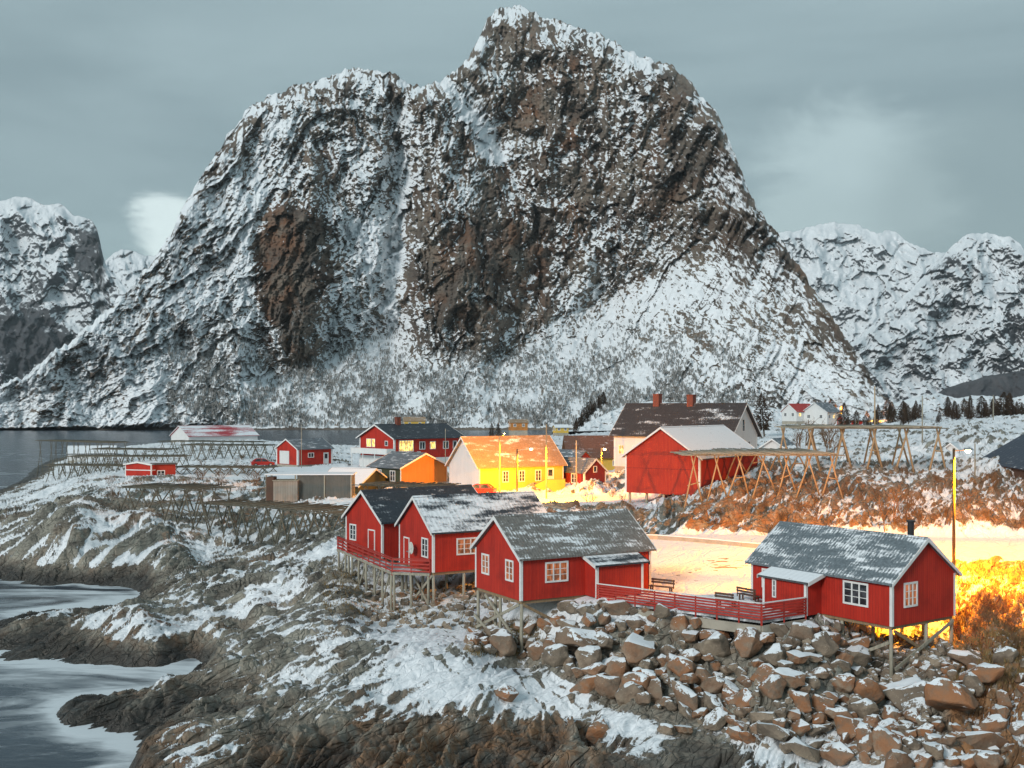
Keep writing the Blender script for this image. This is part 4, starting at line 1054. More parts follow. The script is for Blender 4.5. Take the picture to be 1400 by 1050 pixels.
# cars
def car(label, loc, rot, m):
    r = empty('parked_car', loc, rot, label, 'car')
    side = [(-2.1,.35),(2.1,.35),(2.15,.62),(2.0,.82),(1.1,.94),(.45,1.40),(-.95,1.45),(-1.75,1.0),(-2.12,.92)]
    b = MB(); b.extr([(-2.1,.3),(2.1,.3),(2.17,.6),(2.02,.80),(1.1,.93),(-1.75,.98),(-2.12,.90)], lambda u,v,d: (u,d,v), -.85, .85); b.build('body', M[m], r, bevel=.06)
    b = MB(); b.add([(1.05,-.78,.93),(1.05,.78,.93),(-1.75,.78,.97),(-1.75,-.78,.97),(.4,-.6,1.42),(.4,.6,1.42),(-1.15,.6,1.46),(-1.15,-.6,1.46)], [(0,1,5,4),(2,3,7,6),(0,4,7,3),(1,2,6,5),(4,5,6,7),(3,2,1,0)]); b.build('cabin_glass', M['glass'], r)
    b = MB(); b.add([(.42,-.62,1.425),(.42,.62,1.425),(-1.17,.62,1.465),(-1.17,-.62,1.465),(.36,-.58,1.47),(.36,.58,1.47),(-1.1,.58,1.51),(-1.1,-.58,1.51)], [(0,1,5,4),(2,3,7,6),(0,4,7,3),(1,2,6,5),(4,5,6,7),(3,2,1,0)])
    for s_ in (-1, 1):
        b.bar((1.07,s_*.79,.94),(.42,s_*.61,1.43),.07); b.bar((-.3,s_*.79,.95),(-.3,s_*.61,1.45),.08); b.bar((-1.77,s_*.79,.98),(-1.17,s_*.61,1.47),.09)
    b.build('roof', M[m], r)
    for x in (-1.35, 1.35):
        for s_ in (-1, 1):
            b = MB(); b.tube((x, s_*.68, .32), (x, s_*.88, .32), .32, n=20); wo = b.build('wheel', M['rubber'], r); b = MB(); b.tube((x, s_*.885, .32), (x, s_*.895, .32), .19, n=14); b.build('rim', M['steel'], wo)
    for s_ in (-1, 1):
        b = MB(); b.box(2.08, s_*.55-.16, .6, 2.19, s_*.55+.16, .74); b.build('headlight', M['glass'], r)
    return r
p = at(655, 677, 141); car('red car with a snow-lit windscreen parked before the white gable of the yellow house', (p.x, p.y, ground(p.x, p.y)+.03), R(168), 'car_red')
p = at(359, 638, 205); car('red car parked beside the small red garage', (p.x, p.y, ground(p.x, p.y)+.03), R(20), 'car_red')
# ------------------------------------------------------------------ poles, lamps
def pole(name, label, cat, px, ytop, D, r=.12, m='wood_pole', arm=None, lean=0, group=None, cross=False, lamp=None, sink=.5, tilt=(0,0,-1)):
    x = (px-700)/F*D; zt = HC-(ytop-YH)/F*D; g = ground(x, D)-sink
    root = empty(name, (x, D, g), 0, label, cat, group)
    H_ = zt-g
    b = MB(); b.tube((0,0,0), (lean,0,H_), r, r*.7, 10); b.build('pole', M[m], root, smooth=True)
    if cross:
        b = MB(); b.box(lean-.7, -.05, H_-.5, lean+.7, .05, H_-.38); 
        for q in (-.6,-.2,.2,.6): b.tube((lean+q,0,H_-.378),(lean+q,0,H_-.22),.04)
        b.build('crossarm', M['wood_grey'], root)
    if arm:
        dx, dz = arm
        b = MB(); b.tube((lean,0,H_-.15), (lean+dx,-.1,H_-.15+dz), .045, n=6); b.build('arm', M['steel'], root)
        hx, hz = lean+dx, H_-.15+dz
        b = MB(); b.add([(hx-.3,-.28,hz-.02),(hx+.35,-.28,hz-.02),(hx+.35,.08,hz-.02),(hx-.3,.08,hz-.02),(hx-.22,-.2,hz+.14),(hx+.25,-.2,hz+.14),(hx+.25,0,hz+.14),(hx-.22,0,hz+.14)], [(3,2,1,0),(4,5,6,7),(0,1,5,4),(1,2,6,5),(2,3,7,6),(3,0,4,7)])
        lh = b.build('lamp_head', M['steel'], root)
        b = MB(); n=12; rr=.2
        vs=[]; fs=[]
        for k in range(6):
            a_=math.pi/2*k/5
            for i in range(n): t_=2*math.pi*i/n; vs.append((hx+math.cos(t_)*rr*math.cos(a_),-.1+math.sin(t_)*rr*math.cos(a_),hz-.024-math.sin(a_)*rr))
        for k in range(5):
            for i in range(n): j=(i+1)%n; fs.append((k*n+i,k*n+j,(k+1)*n+j,(k+1)*n+i))
        b.add(vs,fs); b.build('bulb', M['lamp_glow'], lh, smooth=True)
        if lamp:
            l = bpy.data.lights.new('street_light', 'SPOT'); l.energy = lamp; l.spot_size = R(158); l.spot_blend = .35; l.color = (1.0, .325, .004) ; l.shadow_soft_size = .18
            lo = bpy.data.objects.new('street_light', l); col.objects.link(lo); lo.parent = root; lo.location = (hx, -.1, hz-.5); lo.rotation_euler = Vector(tilt).to_track_quat('-Z', 'Y').to_euler()
    return root
ORANGE = 1
pole('street_lamp', 'tall lamp post with a glaring orange lamp, behind the right cabin', 'street lamp', 1304, 613, 76, .12, 'pole_dark', (.95,.05), lamp=80000, tilt=(-.08,.36,-.93))
pole('street_lamp', 'dark lamp post whose bright lamp hangs over the front of the yellow house', 'street lamp', 707, 614, 134, .13, 'bark', (1.7,.25), lamp=42000, tilt=(-.1,.65,-.76))
pole('street_lamp', 'lamp post standing between the olive house and the big red house', 'street lamp', 567, 617, 163, .12, 'pole_dark', (.6,.0), lamp=9000, tilt=(.2,-.3,-.9))
pole('street_lamp', 'lamp post before the far ochre house on the shore', 'street lamp', 688, 592, 440, .13, 'wood_pole', (.5,.0), lamp=26000)
pole('street_lamp', 'far lamp post lighting the snow around the white houses on the slope', 'street lamp', 1150, 554, 360, .13, 'wood_pole', (.5,.0), lamp=190000)
pole('street_lamp', 'lamp post in the gap between the warehouse and the big white house', 'street lamp', 822, 612, 166, .12, 'wood_pole', (.5,.0), lamp=2600)
pole('utility_pole', 'pale pole rising in front of the left part of the yellow house roof', 'pole', 683, 597, 137, .13, 'wood_pole')
pole('utility_pole', 'tall slim pole crossing the right part of the yellow house roof', 'pole', 747, 580, 136, .11, 'wood_pole')
pole('utility_pole', 'pole standing before the brown roof of the warehouse', 'pole', 788, 602, 150, .1, 'wood_grey')
pole('flagpole', 'thin pale flagpole before the small red garage', 'flagpole', 412, 581, 192, .07, 'wood_grey')
pole('flagpole', 'thin pale flagpole at the right end of the big red house', 'flagpole', 609, 586, 175, .07, 'wood_grey')
pole('utility_pole', 'tallest pole, standing against the snow above the rear fish rack', 'pole', 1196, 528, 172, .13, 'wood_pole')
pole('utility_pole', 'slender grey pole above the right half of the rear fish rack', 'pole', 1261, 541, 175, .12, 'wood_grey')
pole('utility_pole', 'short grey pole beside the navy roofed building', 'pole', 1333, 606, 140, .1, 'wood_grey')
pole('utility_pole', 'far thin pole among the dark firs at the right', 'pole', 1358, 540, 260, .12, 'wood_grey')

# ------------------------------------------------------------------ fish drying racks
def rack(label, p0, p1, D0, D1, top_py0, depth, n, foot=1.0, m='wood_pole', rails=7, group='wooden fish drying racks', splay=.9, H_=None, thick=.075, tm='rack_pole', inner=True, cs=.3):
    """flat-topped rack of poles on crossed legs between two photo columns"""
    a = Vector(((p0-700)/F*D0, D0, 0)); c = Vector(((p1-700)/F*D1, D1, 0)); zt = HC-(top_py0-YH)/F*D0
    d = (c-a); L = d.length; d.normalize(); ang = math.atan2(d.y, d.x); nrm = Vector((-d.y, d.x, 0))
    root = empty('fish_rack', (a.x, a.y, zt), ang, label, 'drying rack', group)
    def G(x, y):
        w_ = a+d*x+nrm*y; return ground(w_.x, w_.y)-zt-.2
    for k in range(n+1):
        x = L*k/n
        for y in ((0, depth) if inner else (0,)):
            b = MB(); w_ = splay
            gl = G(x-w_, y-.5*w_); gr = G(x+w_, y+.3)
            b.tube((x-w_*random.uniform(.8,1.3), y-.4*w_, gl), (x+.25, y+.1, .12), thick, thick*.8, 6, wob=.05)
            b.tube((x+w_*random.uniform(.8,1.3), y+.3, gr), (x-.25, y-.1, .12), thick, thick*.8, 6, wob=.05)
            if k % 2 == 0: b.tube((x-w_*.55, y-.15, gl*.5), (x+w_*.55, y+.1, gr*.5), thick*.7, None, 6)
            b.build('trestle', M[m], root, smooth=True)
    for k in range(rails):
        y = -.6+(depth+1.2)*k/(rails-1)
        b = MB(); b.tube((-.9-random.uniform(0,.5), y, random.uniform(-.04,.04)+.16), (L+.9+random.uniform(0,.5), y, random.uniform(-.04,.04)+.16), .06, .05, 6, wob=.05); b.build('rail', M[tm], root, smooth=True)
    nc = min(110, int(L/cs))
    b = MB()
    for k in range(nc+1):
        x = L*k/nc; z_ = .28+random.uniform(-.03,.10); b.tube((x, -.9-random.uniform(0,.6), z_), (x+random.uniform(-.1,.1), depth+.9, z_+random.uniform(-.03,.03)), .06, .05, 5)
    b.build('cross_poles', M[tm], root, smooth=True)
    return root
rack('long front fish rack of pale poles reaching right from the red barn, orange-lit legs', 948, 1138, 117, 117, 624.5, 14, 6, rails=18, thick=.1, splay=1.2)
rack('rear fish rack high on the knoll under the far houses, with orange-lit posts', 1108, 1283, 139, 139, 587.5, 14, 4, rails=20, splay=1.2, thick=.14, cs=.22)
rack('low grey rack carrying thin snow just behind the black roofed left cabin', 500, 608, 122, 118, 665.0, 3.0, 5, m='rack_grey', tm='rack_grey', rails=6)
lr = [
 ('grey rack along the left shore beside the small white boathouse', 55, 150, 255, 240, 603.5, 4, 6),
 ('grey rack between the small white boathouse and the crimson roofed one', 130, 225, 262, 258, 615, 5, 7),
 ('grey rack in front of the crimson roofed boathouse', 222, 345, 290, 280, 604, 5, 9),
 ('grey rack with brush beneath it between the crimson roof and the red garage', 250, 362, 235, 232, 609.5, 5, 9),
 ('grey rack behind the flat roofed red shed', 100, 245, 205, 205, 625, 4, 9),
 ('low grey rack right behind the red sheds reaching toward the plank store', 240, 362, 178, 176, 640, 4, 8),
 ('nearest grey rack on the left slope with tall orange-tinted posts', 175, 275, 128, 124, 668, 5, 5),
 ('grey rack on the snowy slope below the plank store', 280, 440, 126, 118, 690, 4, 9),
 ('low grey rack left of the black roofed cabin', 385, 478, 114, 106, 697, 4, 6),
 ('grey rack farthest left on the headland behind the red shed', 70, 165, 225, 222, 637, 4, 6),
]
for lab, a_, b_, D0, D1, ty, dep, n in lr: rack(lab, a_, b_, D0, D1, ty, dep, n, m='rack_grey', tm='rack_grey', thick=.085, rails=7, cs=.9)

# guard wall along the road behind the yard
def strip(name, label, cat, pts, w_, h_, m, zoff=0):
    root = empty(name, (pts[0][0], pts[0][1], 0), 0, label, cat)
    o = Vector((pts[0][0], pts[0][1], 0)); b = MB()
    for (x0,y0,z0),(x1,y1,z1) in zip(pts[:-1], pts[1:]):
        b.bar(Vector((x0,y0,z0+h_/2))-o, Vector((x1,y1,z1+h_/2))-o, w_, h_)
    b.build('kerb_wall', M[m], root)
    b = MB()
    for (x0,y0,z0),(x1,y1,z1) in zip(pts[:-1], pts[1:]):
        b.bar(Vector((x0,y0,z0+h_+.04))-o, Vector((x1,y1,z1+h_+.04))-o, w_*.9, .07)
    b.build('snow_cap', M['snow_yard'], root)
    return root
pts = []
for px, py in ((868,737),(900,738),(940,741),(980,744.5),(1015,748),(1040,750)):
    x, y = pz(px, py, 6.0); pts.append((x, y, 5.95))
strip('guard_wall', 'low concrete guard wall along the road behind the snowy yard', 'wall', pts, .3, .45, 'concrete')
# ------------------------------------------------------------------ boulders of the rubble slope
def boulder_mesh(seed, name='boulder'):
    rnd = random.Random(seed); b = bmesh.new()
    sx, sy, sz = rnd.uniform(.8,1.25), rnd.uniform(.65,1.0), rnd.uniform(.5,.85)
    for _ in range(rnd.randint(17,26)):
        v = Vector((rnd.gauss(0,1), rnd.gauss(0,1), rnd.gauss(0,1))).normalized()*rnd.uniform(.8,1.0)
        b.verts.new((v.x*sx*.5, v.y*sy*.5, v.z*sz*.5))
    r_ = bmesh.ops.convex_hull(b, input=b.verts[:])
    bmesh.ops.delete(b, geom=[g for g in r_['geom_interior'] if isinstance(g, bmesh.types.BMVert)], context='VERTS')
    bmesh.ops.dissolve_limit(b, angle_limit=R(9), verts=b.verts[:], edges=b.edges[:])
    bmesh.ops.bevel(b, geom=b.edges[:]+b.verts[:], offset=.06, segments=3, profile=.6, affect='EDGES', clamp_overlap=True)
    bmesh.ops.triangulate(b, faces=b.faces[:])
    bmesh.ops.subdivide_edges(b, edges=[e for e in b.edges if e.calc_length() > .13], cuts=2, use_grid_fill=True)
    from mathutils import noise as mn
    for v in b.verts:
        p = v.co*3+Vector((seed*3.1,0,0)); v.co += v.co.normalized()*(mn.noise(p)*.06+mn.noise(p*2.7)*.03+mn.noise(p*7)*.012)
    bmesh.ops.recalc_face_normals(b, faces=b.faces[:])
    me = bpy.data.meshes.new(name); b.to_mesh(me); b.free(); me.materials.append(M['boulder_rock'])
    for p in me.polygons: p.use_smooth = True
    me.set_sharp_from_angle(angle=R(50)); return me
BM_ = [boulder_mesh(i) for i in range(16)]
cand = []
rnd = random.Random(5)
def slope_pt(px, py):                       # where the view line through a photo pixel meets the ground
    lo, hi = 46.0, 95.0
    D = lo
    while D < hi:
        z = HC-(py-YH)/F*D
        if z <= ground((px-700)/F*D, D): return (px-700)/F*D, D, z
        D += .15
    return None
def zone(px, py):
    up = np.interp(px, [640,720,800,860,1045,1100,1200,1290,1310], [872,850,826,832,868,858,868,880,900])
    lo = np.interp(px, [640,740,800,840,950,1000,1100,1200,1290,1330], [890,905,930,955,985,1008,1040,1045,1010,960])
    return up < py < lo
placed = []
def try_place(px, py, s):
    if 1175 < px < 1310 and 862 < py < 950: s = min(s, .8)
    q = slope_pt(px, py)
    if q is None: return
    x, y, z = q
    for (a, b_, r) in placed:
        if (a-x)**2+(b_-y)**2 < ((r+s)*.30)**2: return
    placed.append((x, y, s)); cand.append((x, y, z, s, px, py))
for s_lo, s_hi, n in ((2.1,2.9,45),(1.35,2.0,420),(.8,1.35,3500),(.4,.8,9000)):
    for _ in range(n):
        px = rnd.uniform(640, 1340); py = rnd.uniform(826, 1045)
        if zone(px, py) and (s_lo < 1.4 or 880 < py < 985): try_place(px, py, rnd.uniform(s_lo, s_hi))
# loose blocks elsewhere
for _ in range(1500):
    px = rnd.uniform(600, 1420); py = rnd.uniform(900, 1060)
    if (730 < px < 1000 and 985 < py < 1010) or px > 1180: try_place(px, py, rnd.uniform(.6, 1.7)) if rnd.random() < .16 else None
for _ in range(260):
    px = rnd.uniform(500, 700); py = rnd.uniform(800, 860); try_place(px, py, rnd.uniform(.4, 1.0))
for px, py, s, sc_ in ((1242,968,3.1,(1.0,1.1,1.15)),(1345,935,2.7,(1,1,1)),(872,945,2.3,(1.1,.9,1.1)),(1340,1030,3.0,(1.2,1,.9)),(1180,1012,1.9,(1.1,1,.9)),(805,945,2.2,(1.2,.8,.9)),(690,958,1.8,(1.3,.9,.7)),(760,905,2.0,(1.2,.9,.7))):
    q = slope_pt(px, py)
    if q: cand.append((*q, s, px, py))
cand.sort(key=lambda c: -c[3]/c[1])
print('boulders', len(cand))
BIG = cand[:290]; SMALL = cand[290:]
B4 = None
GB = 'boulders heaped on the slope below the deck'
spec = []
for i, (x, y, z, s, px, py) in enumerate(BIG):
    o = bpy.data.objects.new('boulder', BM_[rnd.randrange(16)]); col.objects.link(o)
    gz = ground(x, y)
    o.location = (x, y, gz+s*.16); o.scale = (s*rnd.uniform(1.0,1.3), s*rnd.uniform(.95,1.15), s*rnd.uniform(.85,1.2))
    o.rotation_euler = (rnd.uniform(-.5,.5), rnd.uniform(-.5,.5), rnd.uniform(0,6.28))
    if px > 1180 and py > 930 or px > 1310: lab = 'angular rock lying at the foot of the right-hand bank'; g = 'rocks at the lower right'
    elif py > 985: lab = 'dark split rock lying low among the ledges of the bottom edge'; g = 'rocks along the bottom edge'
    elif px < 700: lab = 'rock lying among the stilts of the left cabins'; g = 'rocks among the left stilts'
    elif s > 1.5: lab = 'large angular brown boulder standing out in the heap below the deck'; g = GB
    else: lab = 'brown angular boulder with a cap of snow in the heap below the deck'; g = GB
    tag(o, lab, 'boulder', g)
# the rest of the rubble as one object
mb = MB(); fs0 = []
vs_all = []; 
small_src = [boulder_mesh(100+i, 'rubble') for i in range(3)]
import itertools
vv = []; ff = []; nn = 0
for (x, y, z, s, px, py) in SMALL:
    me = small_src[rnd.randrange(3)]
    co_a = np.empty(len(me.vertices)*3); me.vertices.foreach_get('co', co_a); co_a = co_a.reshape(-1,3)
    e = Matrix.Rotation(rnd.uniform(0,6.28),3,'Z')@Matrix.Rotation(rnd.uniform(-.6,.6),3,'X')
    A_ = np.array(e)
    c2_ = (co_a*s*1.15)@A_.T+np.array([x, y, ground(x,y)+s*.08])
    vv.append(c2_); ff += [tuple(v+nn for v in p.vertices) for p in me.polygons]; nn += len(c2_)
if vv:
    me = bpy.data.meshes.new('rubble'); me.from_pydata(np.concatenate(vv).tolist(), [], ff); me.materials.append(M['boulder_rock'])
    o = bpy.data.objects.new('rubble', me); col.objects.link(o)
    tag(o, 'small stones filling the gaps between the boulders below the deck', 'rubble', kind='stuff')

# ------------------------------------------------------------------ trees and brush
def fir_meshes(seed):
    rnd = random.Random(seed); t_ = MB(); t_.tube((0,0,0),(0,0,8.2),.16,.03,7)
    c = MB(); H_ = 8.5
    for k in range(1300):
        f = rnd.random()**.8; a_ = rnd.uniform(0,6.28); z = (.9 if seed < 3 else 1.6)+f*(H_-1.6)
        lob = .72+.28*math.sin(a_*2+seed+f*9)+.22*math.sin(a_*3+f*17+seed*2)
        rr = ((1-f)**.75*2.1 if seed < 3 else math.sin(min(1,f*.93+.12)*math.pi)**.6*1.7)*rnd.uniform(.25,1.0)*lob+.05
        if rnd.random() < .12: continue
        p = Vector((math.cos(a_)*rr, math.sin(a_)*rr, z-rr*.25)); d = Vector((math.cos(a_), math.sin(a_), -.35)).normalized(); s_ = Vector((-d.y, d.x, 0))
        l = rnd.uniform(.35,.75)*(1.1-f*.6); w_ = l*.38
        c.add([p-s_*w_*.5, p+s_*w_*.5, p+d*l+Vector((0,0,rnd.uniform(-.1,.1)))], [(0,1,2)]); c.add([p+Vector((0,0,-w_*.5)), p+Vector((0,0,w_*.5)), p+d*l*.9], [(0,1,2)])
    return t_.mesh('trunk', M['bark']), c.mesh('crown', M['fir'])
def crown_plain(name, c, c2):
    m, t, b = newmat(name); n = t.noise(objco(t), 2.2, 4, .7); setc(t, b, t.mix(t.ss(.35,.65,n), c, c2), .9); M[name] = m
crown_plain('fir', (.045,.036,.024), (.085,.05,.032))
FM_ = [fir_meshes(i) for i in range(6)]
def gz_any(x, y): return ground(x, y) if y < 490 else None
def fir(px, pybase, D, s, lab, group):
    x = (px-700)/F*D; z = HC-(pybase-YH)/F*D if D > 480 else ground(x, D)-.2
    r = empty('fir_tree', (x, D, z), rnd.uniform(0,6), lab, 'tree', group); r.scale = (s*rnd.uniform(.9,1.5),)*2+(s,); r.rotation_euler = (rnd.uniform(-.06,.06), rnd.uniform(-.06,.06), rnd.uniform(0,6))
    a_, b_ = FM_[rnd.randrange(6)]
    for nm, me in (('trunk', a_), ('crown', b_)):
        o = bpy.data.objects.new(nm, me); col.objects.link(o); o.parent = r
for k in range(78):
    px = 1160+k*3.3+rnd.uniform(-6,6)
    if rnd.random() < .15 or 1262 < px < 1278: continue
    fir(px, 588, 285+rnd.uniform(-10,110), rnd.choice((.3,.4,.5,.6,.75,.9)), 'dark fir in the row behind the rear fish rack and the snowy hump', 'firs in a row at the right')
for k in range(14):
    fir(787+k*2.8+rnd.uniform(-2,2), 592-k*2.9, 500+k*3, rnd.uniform(.5,.95), 'dark fir in the clump left of the big white house', 'firs left of the big white house')
fir(1138, 570, 365, 1.0, 'fir lit orange behind the far white houses', None)
fir(1045, 600, 250, 1.2, 'lone fir right of the big white house gable', None)
for px in (672, 681): fir(px, 590, 470, .9, 'dark fir left of the far ochre house', 'firs left of the far ochre house')

def bush_mesh(seed, n=70, h=1.6, spread=.9, r=.012, forks=3):
    rnd = random.Random(seed); b = MB()
    def grow(p, d, l, r_, k):
        q = p+d*l; b.tube(p, q, r_, r_*.65, 4)
        if k:
            for _ in range(rnd.randint(2,3)):
                d2 = (d+Vector((rnd.uniform(-.7,.7), rnd.uniform(-.7,.7), rnd.uniform(-.15,.5)))).normalized(); grow(q if rnd.random() < .6 else p+d*l*rnd.uniform(.5,.9), d2, l*rnd.uniform(.55,.85), r_*.65, k-1)
    for _ in range(n):
        a_ = rnd.uniform(0,6.28); rr = rnd.uniform(0,.25)*spread
        d = Vector((math.cos(a_)*rnd.uniform(.1,.8)*spread, math.sin(a_)*rnd.uniform(.1,.8)*spread, 1)).normalized()
        grow(Vector((math.cos(a_)*rr, math.sin(a_)*rr, -.1)), d, h*rnd.uniform(.25,.45), r, forks)
    return b.mesh('bush', M['twig'])
BU = [bush_mesh(i, 9, 1.5, 1.0, .02, 3) for i in range(3)]
TR = [bush_mesh(50+i, 2, 4.2, .35, .06, 4) for i in range(2)]
def bush(px, py, s, lab, group, tall=False, D=None):
    if D is None:
        lo = 46.; D = lo
        while D < 300:
            if HC-(py-YH)/F*D <= ground((px-700)/F*D, D): break
            D += .3
    x = (px-700)/F*D
    o = bpy.data.objects.new('bare_tree' if tall else 'bush', TR[rnd.randrange(2)] if tall else BU[rnd.randrange(3)]); col.objects.link(o)
    o.location = (x, D, ground(x, D)-.05); o.scale = (s*rnd.uniform(.8,1.3),)*2+(s,); o.rotation_euler = (0,0,rnd.uniform(0,6.28))
    tag(o, lab, 'tree' if tall else 'bush', group)
for k in range(40): bush(rnd.uniform(1312,1405), rnd.uniform(790,905), rnd.uniform(.35,.75), 'leafless bush on the lamp-lit bank at the right edge', 'bushes on the lit right bank')
for k in range(34): bush(rnd.uniform(950,1290), rnd.uniform(675,728), rnd.uniform(.5,1.1), 'low leafless bush on the knoll behind the road', 'bushes on the knoll')
for k in range(16): bush(rnd.uniform(1210,1400), rnd.uniform(650,725), rnd.uniform(.7,1.3), 'low leafless bush on the slope right of the knoll', 'bushes right of the knoll')
for k in range(12): bush(rnd.uniform(800,870), rnd.uniform(655,700), rnd.uniform(.6,1.0), 'scrubby bush on the bank left of the red barn', 'bushes left of the barn')
for k in range(34): bush(rnd.uniform(150,360), rnd.uniform(625,680), rnd.uniform(.8,1.4), 'leafless bush among the grey racks on the left slope', 'bushes among the left racks')
for px, py in ((1210,728),(1222,722)): bush(px, py, 1.1, 'slender bare tree in the snowy gap of the knoll', 'bare trees in the snowy gap', True)
for k in range(9): bush(rnd.uniform(1085,1150), 622, rnd.uniform(1.0,1.6), 'bare grey tree between the small white house and the rear rack', 'bare trees behind the front rack', True, D=rnd.uniform(165,200))
# dry grass tufts: ground cover
b = MB()
for _ in range(2600):
    zone_ = rnd.random()
    if zone_ < .4: px, py = rnd.uniform(1300,1420), rnd.uniform(770,950)
    elif zone_ < .6: px, py = rnd.uniform(640,740), rnd.uniform(850,900)
    elif zone_ < .8: px, py = rnd.uniform(930,1400), rnd.uniform(670,728)
    else: px, py = rnd.uniform(440,640), rnd.uniform(770,850)
    D = 46.
    while D < 160:
        if HC-(py-YH)/F*D <= ground((px-700)/F*D, D): break
        D += .4
    x = (px-700)/F*D; g = ground(x, D)
    for k in range(7):
        a_ = rnd.uniform(0,6.28); l = rnd.uniform(.15,.42); p = Vector((x+rnd.uniform(-.15,.15), D+rnd.uniform(-.15,.15), g-.03)); q = p+Vector((math.cos(a_)*l*.6, math.sin(a_)*l*.6, l)); s_ = Vector((-math.sin(a_), math.cos(a_), 0))*.02
        b.add([p-s_, p+s_, q], [(0,1,2)])
o = b.build('dry_grass', M['grass_dry']); tag(o, 'tufts of dry yellow grass between the rocks', 'grass', kind='stuff')
# birch scrub low on the mountain: far ground cover
MPv = MP[:Mny]; ysc = YH+(HC-MPv[...,2])/MPv[...,1]*F; xsc = 700+MPv[...,0]/MPv[...,1]*F
b = MB(); cnt = 0
nyy, nxx = ysc.shape
while cnt < 10000:
    j = rnd.randrange(5, nyy-5); i = rnd.randrange(5, nxx-5); xs, ys = xsc[j,i], ysc[j,i]
    if ys > 586 or ys < 400 or xs < 230 or xs > 1150: continue
    pr = float(sst(400,560,ys))*float(.45+.55*perlin(np.array([xs/45.]), np.array([ys/28.]), 71)[0]*1.6+.2)*(1-float(sst(880,1100,xs)))
    if rnd.random() > pr: continue
    p = Vector(MPv[j,i]); h_ = rnd.uniform(2.0,4.6); cnt += 1
    for k in range(4):
        a_ = rnd.uniform(0,6.28); d = Vector((math.cos(a_),math.sin(a_),0)); b.add([p+Vector((0,0,-.3)), p+d*h_*.34+Vector((0,0,h_*rnd.uniform(.7,1))), p+d*h_*.12+Vector((0,0,h_))], [(0,1,2)])
o = b.build('birch_scrub', M['twig_grey']); tag(o, 'leafless grey birch scrub low on the snowy mountainside', 'scrub', kind='stuff')
print('nature ok')
# ------------------------------------------------------------------ camera, sky, sun, air
cam = bpy.data.cameras.new('camera'); co_ = bpy.data.objects.new('camera', cam); col.objects.link(co_)
co_.location = (0, 0, HC); co_.rotation_euler = (R(90), 0, 0)
cam.sensor_width = 36; cam.lens = F/1400*36; cam.shift_y = (YH-525)/1400
cam.clip_start = .5; cam.clip_end = 30000
scene.camera = co_
w = bpy.data.worlds.new('World'); scene.world = w; w.use_nodes = True
t = NT(w); bg = t.n['Background']; outp = t.n['World Output']
sky = t.new('ShaderNodeTexSky', _sky_type='NISHITA'); sky.sun_disc = False
SUN_EL, SUN_AZ = R(26), R(215)             # behind the camera, to the left
sky.sun_elevation = SUN_EL; sky.sun_rotation = SUN_AZ
sky.air_density = 1.5; sky.dust_density = 2
t.link(sky.outputs[0], bg.inputs[0]); bg.inputs[1].default_value = .05
cob = t.new('ShaderNodeTexCoord').outputs['Generated']
sep = t.new('ShaderNodeSeparateXYZ'); t.link(cob, sep.inputs[0])
el = sep.outputs[2]
n1 = t.noise(t.mapping(cob, (1.0, 1.0, 4.5)), 1.5, 7, .55, .5)
n2 = t.noise(t.mapping(cob, (1.2, 1.2, 3.0)), 5.0, 6, .6, .4)
cl = t.mix(t.ss(.32, .70, n1), (.31, .405, .435), (.215, .292, .322))
# paler, greener air low over the mountains
lowm = t.math('SUBTRACT', 1.0, t.ss(.02, .24, el))
cl = t.mix(t.math('MULTIPLY', lowm, .55), cl, (.36, .50, .52))
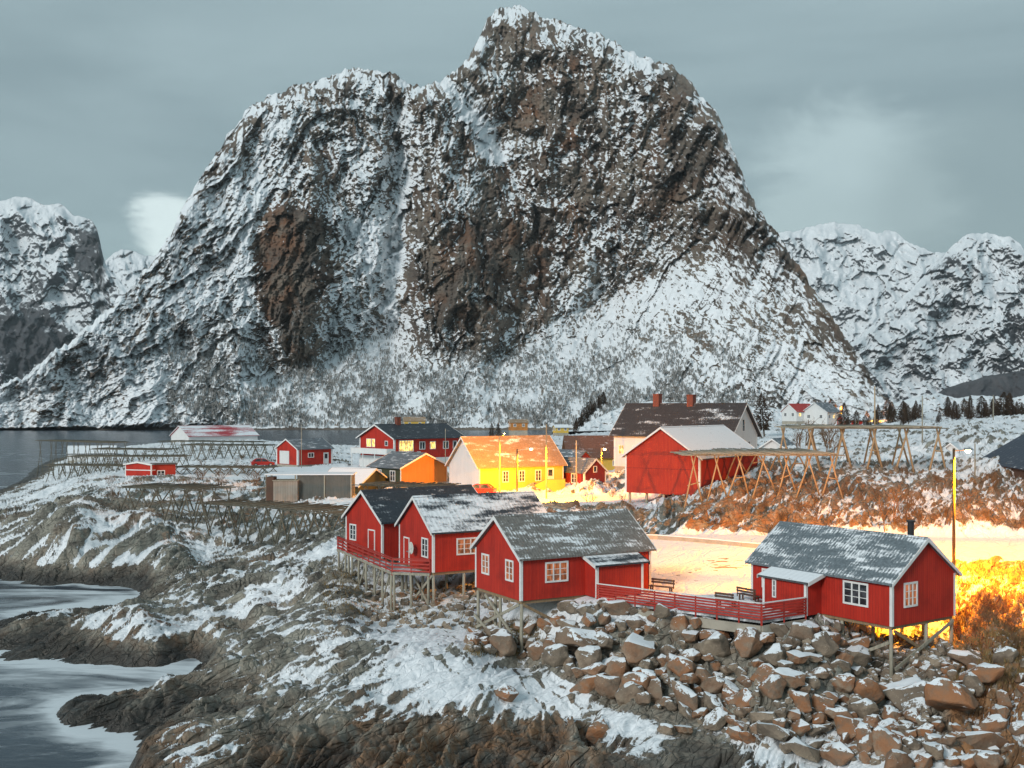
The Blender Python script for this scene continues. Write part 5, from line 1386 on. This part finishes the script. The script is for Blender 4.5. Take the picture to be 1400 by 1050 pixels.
# bank of bright cloud behind the left shoulder, a softer one at the right
def puff(px, py, rad, stren, soft, cl, colr):
    d = Vector(((px-700)/F, 1, (YH-py)/F)).normalized()
    dn = t.new('ShaderNodeVectorMath', _operation='DISTANCE'); t.link(cob, dn.inputs[0]); dn.inputs[1].default_value = d
    q = t.math('ADD', dn.outputs['Value'], t.math('MULTIPLY', t.math('SUBTRACT', n2, .5), soft))
    k = t.math('SUBTRACT', 1.0, t.ss(rad*.45, rad, q))
    return t.mix(t.math('MULTIPLY', k, stren), cl, colr)
cl = puff(246, 330, .052, .8, .2, cl, (.80, .92, .92))
cl = puff(1165, 275, .10, .7, .16, cl, (.50, .62, .64))
cl = puff(1330, 290, .11, .6, .07, cl, (.26, .34, .36))
cl = puff(1100, 330, .07, .5, .05, cl, (.36, .46, .48))
zen = t.ss(.35, .9, el); cl = t.mix(t.math('MULTIPLY', zen, .6), cl, (.13, .18, .205))
bg2 = t.new('ShaderNodeBackground'); t.link(cl, bg2.inputs[0]); bg2.inputs[1].default_value = 1.18
add = t.new('ShaderNodeMixShader'); add.inputs[0].default_value = .93
t.link(bg.outputs[0], add.inputs[1]); t.link(bg2.outputs[0], add.inputs[2]); t.link(add.outputs[0], outp.inputs[0])
sl = bpy.data.lights.new('sun', 'SUN'); sl.energy = 1.9; sl.angle = R(14); sl.color = (1, .97, .93)
so = bpy.data.objects.new('sun', sl); col.objects.link(so)
dv = Vector((math.sin(SUN_AZ)*math.cos(SUN_EL), math.cos(SUN_AZ)*math.cos(SUN_EL), math.sin(SUN_EL)))
so.rotation_euler = dv.to_track_quat('Z', 'Y').to_euler(); so.location = (0, -20, 60)
scene.view_settings.view_transform = 'Standard'; scene.view_settings.look = 'None'
scene.view_settings.exposure = 0.2; scene.view_settings.gamma = 1
scene.render.engine = 'CYCLES'; scene.cycles.max_bounces = 5; scene.cycles.diffuse_bounces = 3
if HAZE:
    bm = bmesh.new(); bmesh.ops.create_cube(bm, size=1)
    me = bpy.data.meshes.new('haze'); 
    for v in bm.verts: v.co = Vector((v.co.x*14000, 4300+v.co.y*9200, (v.co.z+.5)*2200-6))
    bm.to_mesh(me); bm.free()
    m = bpy.data.materials.new('haze'); m.use_nodes = True; t = NT(m)
    t.n.remove(t.n['Principled BSDF'])
    pv = t.new('ShaderNodeVolumePrincipled'); pv.inputs['Color'].default_value = (.78, .90, .95, 1); pv.inputs['Density'].default_value = HAZE
    pv.inputs['Anisotropy'].default_value = .2
    t.link(pv.outputs[0], t.n['Material Output'].inputs['Volume'])
    me.materials.append(m)
    hz = bpy.data.objects.new('haze', me); col.objects.link(hz); tag(hz, kind='stuff')
